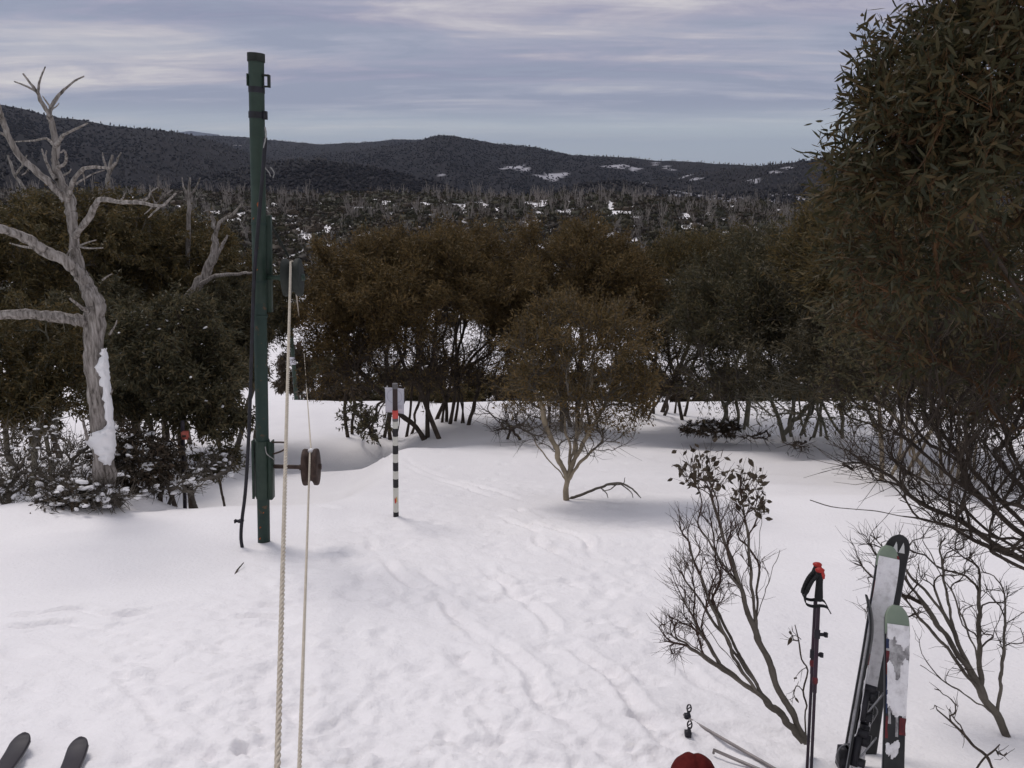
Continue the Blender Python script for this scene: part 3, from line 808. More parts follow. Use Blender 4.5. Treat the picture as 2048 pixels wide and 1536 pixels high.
plant('fallen_twigs', 'flat spray of fallen twigs on the snow below the brush pile', 'twigs', [foot(1540, 872)],
      [lobe(1505, 874, 14.6, 34, 6, .25, 16, 0)], LPURP, BARKD, 27, twig=.3, ntw=4, tip=.008, twr=.004, rmax=.02)
plant('fallen_twigs', 'small knot of fallen twigs below the leaning trunk', 'twigs', [foot(1620, 880)],
      [lobe(1598, 894, 13.4, 24, 8, .2, 14, .3)], LPURP, BARKD, 28, leafL=.08, leafW=.03, per=2, twig=.25, ntw=4, tip=.007, twr=.004, rmax=.02)
plant('stick_pile', 'snow-covered mound of grey sticks round the foot of the dead tree', 'sticks', [foot_d(150, 8.75), foot_d(240, 8.7), foot_d(200, 8.6)],
      [lobe(170, 985, 8.55, 60, 22, .25, 40, .15), lobe(225, 1000, 8.5, 35, 20, .2, 24, .1), lobe(110, 1005, 8.5, 40, 15, .2, 18, .2)], LPURP, BARKG, 29, leafL=.07, leafW=.022, per=3, twig=.28, ntw=5, tip=.007, twr=.004, rmax=.03, spread=.9, snowy=.065, upw=0)
# thicket just over the edge of the bench
rb = np.random.RandomState(77)
EDGE = 'dark bushes just beyond the edge of the bench'
EL = ['low dark bush beside the tow clearing', 'low dark bush behind the notice on the striped pole', 'low dark bush between the two central gum clumps', 'low dark bush behind the bare spreading shrub',
      'low dark bush behind the small lone gum', 'low dark bush seen right of the small lone gum', 'low dark bush behind the brush pile', 'low dark bush behind the leaning mottled trunk', 'low dark bush behind the upright mottled trunks', 'small dark bush in the tow clearing behind the ropes',
      'grey-brown bush with bare lower twigs in the tow clearing']
for k, (px, d, py, w, h) in enumerate(((680, 29, 785, 60, 28), (800, 30, 775, 80, 30), (905, 28, 770, 70, 32), (1010, 29, 772, 70, 34), (1110, 28, 770, 80, 34), (1220, 29, 770, 80, 34), (1400, 28, 775, 90, 30), (1500, 28, 775, 80, 40), (1650, 27, 775, 110, 40), (590, 36, 745, 30, 40), (665, 36, 735, 40, 22))):
    x, y, z = foot_d(px, d)
    plant('bush', EL[k], 'bush', [(x, y, z), (x + .3, y, z)], [lobe(px, py, d, w, h, 1.3, 60, 1)], [LPURP, LDARK, LOLIVE][k % 3], BARKD, 100 + k,
          leafL=.2, leafW=.07, per=14, twig=.5, ntw=6, tip=.01, twr=.006, rmax=.06, group=EDGE)
# ---- foreground plants on the right
big = plant('snow_gum', 'large foreground snow gum with long hanging leaves filling the right edge', 'tree', [foot_d(2330, 3.6), foot_d(2420, 3.9), foot_d(2280, 4.2)],
      [lobe(1960, 190, 3.5, 190, 170, .7, 130, 1), lobe(1815, 320, 3.4, 105, 140, .6, 84, 1), lobe(2080, 60, 3.5, 160, 110, .7, 60, 1), lobe(1790, 235, 3.4, 50, 60, .4, 20, 1), lobe(1845, 130, 3.45, 45, 45, .4, 16, 1), lobe(1930, 60, 3.5, 60, 50, .4, 18, 1), lobe(1960, 420, 3.8, 240, 170, .8, 110, .8), lobe(2080, 600, 4, 200, 150, .8, 70, .6), lobe(1790, 520, 3.8, 110, 110, .6, 50, .7), lobe(1960, 740, 4.2, 200, 120, .5, 60, .6), lobe(1760, 640, 4.2, 90, 90, .5, 26, .6)],
      LNEAR, BARKO, 31, leafL=.066, leafW=.0148, per=10, twig=.23, ntw=5, spread=.6, tip=.0024, twr=.0014, rmax=.0085, power=.42, stem_mat=BARKD, keep=300, droopl=.45)
def sweep(pairs):
    return [at(*p[0]) for p in pairs], [at(*p[1]) for p in pairs]


bs, en = sweep([((2110, 1190, 3.7), (1700, 905, 3.9)), ((2110, 1170, 3.7), (1730, 880, 4.0)), ((2120, 1140, 3.8), (1790, 860, 4.1)), ((2120, 1120, 3.8), (1850, 830, 4.1)), ((2120, 1080, 3.8), (1900, 790, 4.2)), ((2130, 1000, 3.9), (1960, 740, 4.3)),
                ((2110, 1100, 3.6), (1620, 1000, 3.5)), ((2110, 1130, 3.6), (1800, 1000, 3.5)), ((2120, 1060, 3.6), (1830, 950, 3.5)), ((2120, 1180, 3.5), (1880, 1040, 3.4)), ((2130, 950, 4), (1880, 700, 4.4)), ((2120, 1220, 3.5), (1960, 1090, 3.4))])
bs = [foot_d(2250, 3.45)] + bs; en = [at(2110, 1000, 3.75)] + en
plant('shrub', 'tangle of bare dark twigs reaching in from the right edge above the standing skis', 'shrub', bs,
      [lobe(1990, 820, 4.0, 180, 130, .6, 190, .10), lobe(1860, 910, 3.9, 150, 70, .4, 110, .0), lobe(1990, 1010, 3.6, 140, 80, .4, 100, 0), lobe(1740, 920, 3.8, 60, 40, .3, 18, .03), lobe(1990, 640, 4.2, 210, 130, .6, 170, .3)], LNEAR, BARKD, 32,
      leafL=.05, leafW=.014, per=3, twig=.24, ntw=4, tip=.0023, twr=.0016, rmax=.014, power=.42, spread=.45, ends=en, wob=.5, kseg=3, vase=(.4, .6), nroot=1, stemk=12)
bs, en = sweep([((2060, 1545, 3.12), (1870, 1180, 3.57)), ((1950, 1370, 3.37), (1780, 1110, 3.67)), ((1965, 1390, 3.37), (1800, 1190, 3.52)), ((1900, 1240, 3.52), (1740, 1070, 3.62)), ((1960, 1380, 3.37), (1960, 1150, 3.62)), ((1905, 1250, 3.52), (1880, 1070, 3.62)), ((1990, 1440, 3.32), (2010, 1200, 3.42)), ((1990, 1420, 3.32), (1840, 1330, 3.37)), ((1940, 1330, 3.42), (1850, 1090, 3.62))])
plant('shrub', 'leaning bare grey shrub behind the standing skis', 'shrub', bs,
      [lobe(1770, 1110, 3.62, 65, 60, .25, 44, 0), lobe(1880, 1110, 3.62, 80, 60, .25, 50, 0), lobe(1980, 1210, 3.52, 60, 80, .25, 40, 0), lobe(1790, 1210, 3.52, 70, 40, .2, 26, 0), lobe(1880, 1310, 3.42, 40, 25, .2, 8, 0)], LNEAR, BARKD, 33,
      twig=.13, ntw=3, tip=.0019, twr=.0011, rmax=.019, power=.5, stem_mat=BARKG, ends=en, spread=.45, wob=.5, kseg=3, sink=.02, nroot=1, stemk=14, vase=(.35, .6))
plant('shrub', 'thin bare forked sapling rising at the bottom right corner', 'shrub', [foot_d(1990, 2.75), foot_d(1925, 2.75)],
      [lobe(1885, 1420, 2.75, 25, 40, .1, 4, 0), lobe(1930, 1440, 2.75, 25, 40, .1, 4, 0), lobe(2010, 1500, 2.7, 20, 20, .1, 3, 0)], LNEAR, BARKD, 34, twig=.08, ntw=2, tip=.002, twr=.0014, rmax=.006)
bs, en = sweep([((1614, 1485, 3.0), (1455, 1110, 3.2)), ((1606, 1480, 3.0), (1440, 1330, 3.1)), ((1505, 1235, 3.15), (1410, 960, 3.25)), ((1515, 1250, 3.15), (1480, 960, 3.25)), ((1510, 1245, 3.15), (1525, 1010, 3.3)), ((1480, 1180, 3.15), (1385, 1030, 3.2)),
                ((1560, 1425, 3.05), (1370, 1200, 3.1)), ((1540, 1405, 3.05), (1345, 1110, 3.2)), ((1500, 1375, 3.05), (1335, 1265, 3.1)), ((1480, 1355, 3.05), (1380, 1090, 3.2)), ((1520, 1385, 3.1), (1410, 1180, 3.2)), ((1440, 1330, 3.1), (1350, 1170, 3.15)), ((1470, 1345, 3.1), (1310, 1235, 3.0)), ((1540, 1290, 3.1), (1490, 1080, 3.2)), ((1505, 1240, 3.15), (1560, 1100, 3.1))])
plant('shrub', 'leaning shrub with bronze leaves only at its top beside the ski poles', 'shrub', bs,
      [lobe(1415, 955, 3.25, 45, 40, .14, 26, 1.0), lobe(1500, 990, 3.25, 40, 40, .13, 22, 1.0), lobe(1430, 1050, 3.2, 80, 50, .15, 56, 0), lobe(1395, 1150, 3.2, 55, 70, .15, 70, 0), lobe(1470, 1130, 3.2, 60, 80, .15, 46, .08), lobe(1370, 1270, 3.1, 50, 50, .15, 56, 0)], LPURP, BARKR, 35,
      leafL=.042, leafW=.019, per=1.6, twig=.11, ntw=4, tip=.0014, twr=.0009, rmax=.0165, power=.5, ends=en, keep=170, spread=.4, stem_mat=BARKG, wob=.45, kseg=3, sink=.0, nroot=2, stemk=14, vase=(.35, .6))
plant('shrub', 'thin upright twig with a few leaves just right of the leaning shrub', 'shrub', [foot(1612, 1470)],
      [lobe(1595, 1270, 3.1, 12, 40, .05, 3, .6), lobe(1600, 1380, 3.1, 10, 40, .05, 3, .8)], LPURP, BARKD, 36, leafL=.04, leafW=.016, per=1.5, twig=.07, ntw=2, tip=.0018, twr=.0012, rmax=.004, ends=[at(1590, 1250, 3.1)], keep=20)

# ------------------------------------------------------------------ the dead tree
def dead_tree():
    D = 8.75
    Z = lambda x, y: (x * .34180, 100 + y * .34180)
    base = at(200, 1030, D)
    root = empty('dead_tree', base, 'bleached dead tree with twisting bare limbs and snow on its trunk', 'tree')
    r = np.random.RandomState(5)
    def limb(pts, w0, w1, bend, name='branch', n=11, d0=0.0, k=6, zoom=True, ws=None):
        m = len(pts); P = []
        for i, p in enumerate(pts):
            q = Z(*p) if zoom else p
            P.append(at(q[0], q[1], D + d0 + bend * (i / (m - 1)) ** 1.2))
        k1 = pxsize(200, 500, D, 1)
        wv = (np.array(ws) if ws is not None else np.linspace(w0, w1, m)) * k1 / 2
        PP = spline(np.concatenate([np.array(P), wv[:, None]], 1), k)
        rr = np.maximum(PP[:, 3], .002) * .76 * (1 + .26 * vnoise(np.arange(len(PP)) * .45, np.full(len(PP), r.rand() * 50), 5)); Q = PP[:, :3]; Q[1:-1] += r.normal(size=(len(Q) - 2, 3)) * rr[1:-1, None] * .10
        mb = MB(); V, f = tubes(Q[None], rr[None], n)
        # fluted, cracked surface
        a = np.tile(np.arange(n), len(Q)); ctr = np.repeat(Q, n, 0)
        lng = np.repeat(np.arange(len(Q)), n); V = ctr + (V - ctr) * (1 + .34 * (hash2((a + lng // 9) % n, a * 0 + m, 7) - .5) + .10 * vnoise(a * 1.7, lng * .12, 3))[:, None]
        mb.add(V, [f]); mb.add(V[-n:], [[list(range(n))]])
        return link(name, mb.mesh(name, base), DEADW, root)
    tr = [(205, 1050), (203, 1000), (208, 930), (205, 850), (197, 770), (190, 700), (190, 640)] + [Z(*p) for p in ((560, 1500), (510, 1390), (470, 1290), (440, 1180), (430, 1060), (420, 960), (405, 880), (370, 800), (340, 720), (322, 640), (325, 560), (310, 470), (290, 385))]
    limb(tr, 0, 0, .15, 'trunk', 16, zoom=False, k=5, ws=[74, 64, 58, 56, 52, 50, 52, 50, 40, 33, 27, 26, 27, 29, 24, 22, 18, 16, 14, 12])
    limb([(292, 400), (285, 370), (240, 300), (222, 250), (182, 200), (135, 138)], 13, 4, -.3)
    limb([(225, 255), (205, 240), (150, 210), (85, 185)], 7, 3, .3)
    limb([(222, 245), (235, 170), (265, 98)], 7, 3, .2)
    limb([(290, 390), (300, 335), (340, 270), (390, 220), (440, 180), (492, 153)], 11, 3, .3)
    limb([(300, 340), (270, 300), (250, 270)], 5, 3, .2); limb([(305, 345), (330, 330), (345, 312)], 5, 2, -.1)
    limb([(325, 560), (345, 540), (370, 500), (430, 470), (512, 428)], 13, 3, -.4)
    limb([(315, 560), (300, 540), (262, 518), (200, 530), (90, 536)], 10, 3, .4)
    limb([(338, 690), (352, 682), (378, 665), (388, 630), (378, 590), (355, 600)], 10, 4, -.3)
    limb([(330, 760), (300, 720), (268, 650), (245, 580)], 12, 4, .3); limb([(275, 665), (268, 620), (272, 590)], 6, 3, .2)
    limb([(385, 880), (350, 835), (290, 780), (200, 700), (120, 630), (60, 530), (22, 430), (-5, 350), (-40, 250)], 22, 10, -.5, n=11)
    limb([(65, 540), (30, 500), (-10, 478)], 8, 5, -.2)
    limb([(395, 880), (405, 840), (430, 770), (480, 702), (560, 685), (640, 692), (676, 660)], 16, 5, -.6)
    limb([(440, 790), (470, 768), (540, 727), (612, 703)], 6, 2, .3); limb([(485, 710), (492, 750), (496, 790)], 4, 2, .1)
    limb([(440, 1090), (465, 1050), (520, 990), (562, 900), (600, 875), (700, 890), (820, 895), (942, 912), (985, 880), (1028, 840)], 19, 4, -.9, n=11)
    limb([(780, 888), (860, 872), (885, 830), (938, 795)], 8, 2, .2); limb([(905, 903), (870, 940), (845, 960)], 4, 2, -.2); limb([(940, 912), (900, 950), (868, 980)], 6, 3, -.2)
    limb([(490, 1360), (440, 1290), (380, 1232), (270, 1180), (170, 1110), (60, 1060), (-40, 1045), (-160, 1040)], 30, 22, -.7, n=12)
    limb([(270, 1180), (200, 1160), (130, 1150), (58, 1130)], 9, 3, .3)
    limb([(385, 1222), (400, 1185), (420, 1160)], 6, 4, -.1); limb([(455, 1150), (500, 1130), (562, 1112)], 6, 3, -.4); limb([(460, 1150), (520, 1160), (602, 1158)], 6, 3, -.5)
    limb([(172, 645), (150, 640), (100, 632), (40, 628), (-40, 632)], 30, 22, -.4, zoom=False, n=11)
    limb([(180, 625), (160, 612), (140, 597)], 14, 5, -.3, zoom=False); limb([(218, 670), (228, 655), (234, 640)], 6, 3, .1, zoom=False)
    limb([(175, 880), (168, 850), (166, 838)], 10, 6, -.2, zoom=False)
    for p_ in (((205, 560), (216, 552), (224, 548)), ((150, 470), (160, 462), (166, 452)), ((128, 350), (138, 345), (142, 338)), ((205, 800), (220, 790), (226, 778)), ((60, 335), (52, 345), (44, 350)), ((238, 404), (246, 396), (249, 386))):
        limb(list(p_), 6, 2.5, -.15, zoom=False)
    # snow plastered on the trunk
    E = spline(np.array([(697, 205, 213), (712, 201, 217), (735, 189, 219), (752, 197, 220), (775, 203, 222), (805, 206, 224), (838, 212, 228), (858, 204, 231), (868, 180, 232), (884, 174, 232), (900, 184, 231), (914, 196, 229), (930, 206, 222)], float), 5)
    ax = np.array([(697, 190, 24), (770, 197, 25), (850, 205, 27), (930, 208, 28)], float); nc = 12; kx = pxsize(200, 820, D, 1); Vs = []
    for i, (y, x0, x1) in enumerate(E):
        jl, jr = 9 * vnoise(np.array([i * .8]), np.array([2.2]), 4)[0], 4 * vnoise(np.array([i * .7]), np.array([7.2]), 4)[0]
        cx = np.interp(y, ax[:, 0], ax[:, 1]); R = np.interp(y, ax[:, 0], ax[:, 2]) * kx * 1.02
        for j in range(nc):
            t = j / (nc - 1); x = x0 + jl + (x1 + jr - x0 - jl) * t; dx = (x - cx) * kx
            surf = math.sqrt(max(R * R - dx * dx, .0)) if abs(dx) < R else -(abs(dx) - R) * .5
            th = (.012 + .05 * math.sin(math.pi * t) ** .6 * (1.6 if y > 855 else 1)) if 0 < j < nc - 1 else -.03
            th *= 1 + .6 * vnoise(np.array([i * .5]), np.array([j * .5]), 8)[0]
            Vs.append(at(x, y + 3 * vnoise(np.array([i * .9]), np.array([j * .9]), 3)[0], D + .03 - surf - th))
    q = np.arange(len(E) - 1)[:, None] * nc; j = np.arange(nc - 1)[None]; mb = MB(); mb.add(np.array(Vs), [np.stack([q + j, q + j + 1, q + nc + j + 1, q + nc + j], -1).reshape(-1, 4)])
    link('snow', mb.mesh('snow', base), SNOWC, root)


dead_tree()
ds = empty('dead_tree', at(395, 600, 16.5), 'leaning grey dead gum between the dead tree and the green post', 'tree')
add_branch(ds, [at(360, 620, 16.6), at(395, 575, 16.5), at(425, 520, 16.4), at(430, 470, 16.4), at(425, 425, 16.4)], .14, .03, DEADW, 'trunk', seed=1)
add_branch(ds, [at(428, 480, 16.4), at(440, 445, 16.3), at(465, 428, 16.2), at(484, 408, 16.1)], .05, .015, DEADW, seed=2)
add_branch(ds, [at(400, 570, 16.4), at(430, 552, 16), at(470, 548, 15.6), at(505, 545, 15.2)], .05, .02, DEADW, seed=3)
add_branch(ds, [at(415, 540, 16.4), at(440, 500, 16.6), at(455, 470, 16.8)], .06, .02, DEADW, seed=4)
STUBL = ['broken grey dead trunk rising above the bronze gum behind the dead tree', 'short forked bleached trunk right of the dead tree crown', 'pair of bleached dead stems above the olive gum by the post', 'thin pale dead trunk left of the dead tree crown', 'curved pale dead branch above the olive gums on the right', 'short pale dead stick above the olive gums on the right']
for k, (pts, w) in enumerate((([(215, 380), (218, 345), (225, 310)], 8), ([(300, 440), (312, 410), (345, 380)], 6), ([(378, 430), (377, 395), (380, 355)], 7), ([(50, 390), (30, 350), (15, 310)], 6), ([(1508, 492), (1505, 470), (1497, 455), (1478, 450)], 5), ([(1503, 500), (1510, 470)], 4))):
    d = 18 if k < 4 else 21.5
    o = empty('dead_tree', at(*pts[0], d), STUBL[k], 'dead tree')
    lowp = (pts[0][0] - 4, pts[0][1] + 130)
    add_branch(o, [at(*lowp, d + .2)] + [at(*p, d) for p in pts], w * .009, w * .003, DEADW, 'trunk', seed=k)
    if k < 4:
        p = pts[1]; add_branch(o, [at(*p, d), at(p[0] + 14, p[1] - 18, d - .1), at(p[0] + 24, p[1] - 40, d - .2)], w * .005, w * .0015, DEADW, seed=9 + k)
        add_branch(o, [at(*p, d), at(p[0] - 10, p[1] - 22, d + .1), at(p[0] - 13, p[1] - 40, d + .2)], w * .004, w * .0015, DEADW, seed=19 + k)

# ------------------------------------------------------------------ slope across the gully
def slope():
    r = np.random.RandomState(21)
    # variants
    gums = []; lite = []
    for k in range(9):
        mb = MB(); n = r.randint(4, 9); P = []; R = []
        for i in range(n):
            a = r.uniform(0, 6.28); t = r.uniform(.05, .45); h = r.uniform(2.6, 5.2)
            e = np.array([math.cos(a) * t * h, math.sin(a) * t * h, h]); b = np.array([math.cos(a), math.sin(a), 0]) * .15
            m = (b + e) / 2 + r.normal(size=3) * .25
            p = bez(b, m, e, 5); P.append(p); R.append(np.linspace(.11, .04, 5))
            for q in range(4):
                j = r.randint(2, 4); v = norm(np.array([math.cos(a + r.normal()), math.sin(a + r.normal()), r.uniform(.6, 1.6)])) * r.uniform(.6, 1.4)
                P.append(bez(p[j], p[j] + v * .5, p[j] + v + [0, 0, .3], 5)); R.append(np.linspace(.04, .018, 5))
        V, f = tubes(np.array(P), np.array(R), 3); mb.add(V, [f])
        me = mb.mesh('dead_snow_gum'); me.materials.append(STICK); gums.append(me)
        lp = np.array([q[[0, 2, 4]] for q in P[::5]] + [q[[0, 2, 4]] for q in P[1::5]]); lr = np.array([q[[0, 2, 4]] for q in R[::5]] + [q[[0, 2, 4]] * 1.2 for q in R[1::5]])
        Vl, fl = tubes(lp, lr, 3); lite.append((Vl, [fl]))
    bush = []; bmat = [LS1, LS2, LS1]; domes = []
    import bmesh
    bm = bmesh.new(); bmesh.ops.create_icosphere(bm, subdivisions=1 + 1, radius=1); V1 = np.array([v.co[:] for v in bm.verts]); F1 = np.array([[v.index for v in q.verts] for q in bm.faces]); bm.free()
    F1 = F1[V1[F1][:, :, 2].max(1) > .05]; F1 = F1[r.permutation(len(F1))]
    for k in range(9):
        q = V1 * (r.uniform(.55, 1.12, (len(V1), 1))) * [1.1, 1.1, .9]; q[:, 2] = np.maximum(q[:, 2], -.1); u, inv = np.unique(F1, return_inverse=True); domes.append((q[u], inv.reshape(-1, 3)))
    for k in range(9):
        n = 230; v = norm(r.normal(size=(n, 3))); v[:, 2] = np.abs(v[:, 2]); rad = r.uniform(.55, 1, (n, 1))
        P = v * rad * [1.15, 1.15, 1.0] * (1 + .45 * vnoise(v[:, :1] * 2 + k * 5, v[:, 1:2] * 2 + v[:, 2:], k))
        V, f = leaf_verts(P, v + r.normal(size=(n, 3)) * .6, np.full(n, .42) * r.uniform(.6, 1.3, n), np.full(n, .26), r)
        mb = MB(); mb.add(V, [f])
        mb.add(domes[k][0] * .8, [domes[k][1]]); st = np.array([bez(np.zeros(3), np.array([x * .3, y * .3, .4]), np.array([x, y, .8]), 4) for x, y in r.uniform(-.6, .6, (6, 2))])
        Vt, ft = tubes(st, np.full((6, 4), .03), 3); mb.add(Vt, [ft])
        me = mb.mesh('scrub_bush', sm=False); me.materials.append(bmat[k % 3]); bush.append(me)
    # where they stand
    def scatter(n, dmin, dmax, py_max, thr, s, dens):
        d = r.uniform(dmin, dmax, n * 4); px = r.uniform(-80, 1760, n * 4)
        x = (px - 1024) / F * d / cT * .985; z = ground(x, d)
        qx, qy, dep = project(np.stack([x, d, z], -1))
        ok = (fbm(x * .045, d * .035, 3, s) > thr) & (qy < py_max) & (r.rand(n * 4) < dens(d))
        ok &= ~((np.abs(qx - (622 + (qy - 600) * .25)) < 24) & (qy > 600))               # the tow clearing stays open
        return np.stack([x, d, z], -1)[ok][:n]
    P = scatter(4000, 118, 338, 650, -.85, 5, lambda d: .85 + .25 * smooth(170, 280, d))
    G = scatter(900, 165, 340, 560, -.2, 15, lambda d: .25 + .75 * smooth(225, 300, d))
    def put(me, p, s, sz, name, label, cat, group):
        o = bpy.data.objects.new(name, me); C.objects.link(o); o.location = p; o.rotation_euler = (r.normal() * .1, r.normal() * .1, r.uniform(0, 6.28)); o.scale = (s, s, sz)
        tag(o, label, cat, group)
    def rest(Q, metas, name, label, cat, smin, smax, mats, zs=(.8, 1.15)):
        for mi, mat in enumerate(mats):
            mb = MB()
            for i, p in enumerate(Q):
                if i % len(mats) != mi: continue
                V, f = metas[i % len(metas)]; a = r.uniform(0, 6.28); ca, sa = math.cos(a), math.sin(a); s = r.uniform(smin, smax)
                mb.add((V * s) @ np.array([[ca, sa, 0], [-sa, ca, 0], [0, 0, r.uniform(*zs)]]) + p, f)
            if mb.n: tag(link(name, mb.mesh(name, sm=False), mat), label[mi], cat, kind='stuff')
    def arr(me):
        V = np.zeros(len(me.vertices) * 3); me.vertices.foreach_get('co', V); f = {}
        for p in me.polygons: f.setdefault(len(p.vertices), []).append(p.vertices[:])
        return V.reshape(-1, 3), [np.array(q) for q in f.values()]
    P = P[np.argsort(P[:, 1])]; G = G[np.argsort(G[:, 1])]
    px = project(P)
    def region(p):
        x = project(p)[0]
        return 'left of the green post' if x < 490 else 'seen behind the tow ropes' if x < 660 else 'above the bronze gums in the middle' if x < 1280 else 'above the olive gums on the right'
    for p in P[:300]: put(bush[r.randint(9)], p - [0, 0, .2], r.uniform(1.4, 2.6), r.uniform(1.1, 1.9), 'scrub_bush', 'low dark scrub bush across the gully, ' + region(p), 'bush', 'scrub on the slope across the gully')
    # cheap versions for the mass
    light = []
    for k in range(6):
        V, f = arr(bush[k]); V = V[:4 * 22]; b = np.arange(22)[:, None] * 4; light.append((np.concatenate([V * 1.12, domes[k][0]]), [np.concatenate([np.concatenate([b + [0, 1, 2], b + [0, 2, 3]], 1).reshape(-1, 3), domes[k][1] + 88])]))
    rest(P[300:], light, 'scrub', ['mass of dark scrub under the ridge of dead gums', 'mass of olive scrub under the ridge of dead gums'], 'scrub', 1.6, 3.1, [LS1, LS2], (.55, .95))
    for p in G[:300]: put(gums[r.randint(9)], p - [0, 0, .1], r.uniform(.7, 1.3), r.uniform(.55, 1.4), 'dead_snow_gum', 'pale dead snow gum across the gully, ' + region(p), 'tree', 'dead snow gums on the slope across the gully')
    rest(G[300:], lite, 'dead_snow_gums', ['fringe of bleached dead gum stems along the ridge'], 'dead trees', .55, 1.35, [STICK], (.6, 1.3))


slope()

# ------------------------------------------------------------------ rope tow
GREEN = material('green_paint', c3(.016, .034, .023), .55, var=c3(.027, .047, .033), nscale=9, bump=.001, bscale=60, spec=.4)
GREENW = material('worn_green_paint', c3(.018, .036, .028), .6, var=[(.0, c3(.014, .030, .024)), (.60, c3(.022, .042, .034)), (.66, c3(.09, .055, .03)), (.8, c3(.13, .10, .065))], nscale=14, bump=.001, bscale=60)
FADED = material('faded_green_paint', c3(.017, .020, .017), .8, var=c3(.034, .038, .033), nscale=7, bump=.001, bscale=40)
BLACK = material('black_rubber', c3(.012, .012, .014), .5, var=c3(.022, .02, .028), nscale=12)
RUST = material('rusty_iron', c3(.035, .022, .018), .8, var=c3(.075, .048, .038), nscale=18, bump=.002, bscale=80)
ORANGE = material('orange_paint', c3(.42, .11, .025), .7, var=c3(.30, .07, .02), nscale=30)
ROPE = material('cream_rope', c3(.46, .40, .32), .9, var=c3(.60, .54, .45), nscale=60, bump=.001, bscale=200)
WIRE = material('galvanised_wire', c3(.30, .29, .28), .5, metal=.3)


def frame_on(axis, front=(0, -1, 0)):
    z = norm(np.array(axis, float)); x = norm(np.cross(z, -np.array(front, float))) * -1; y = np.cross(z, x)
    return np.stack([x, y, z], 1)


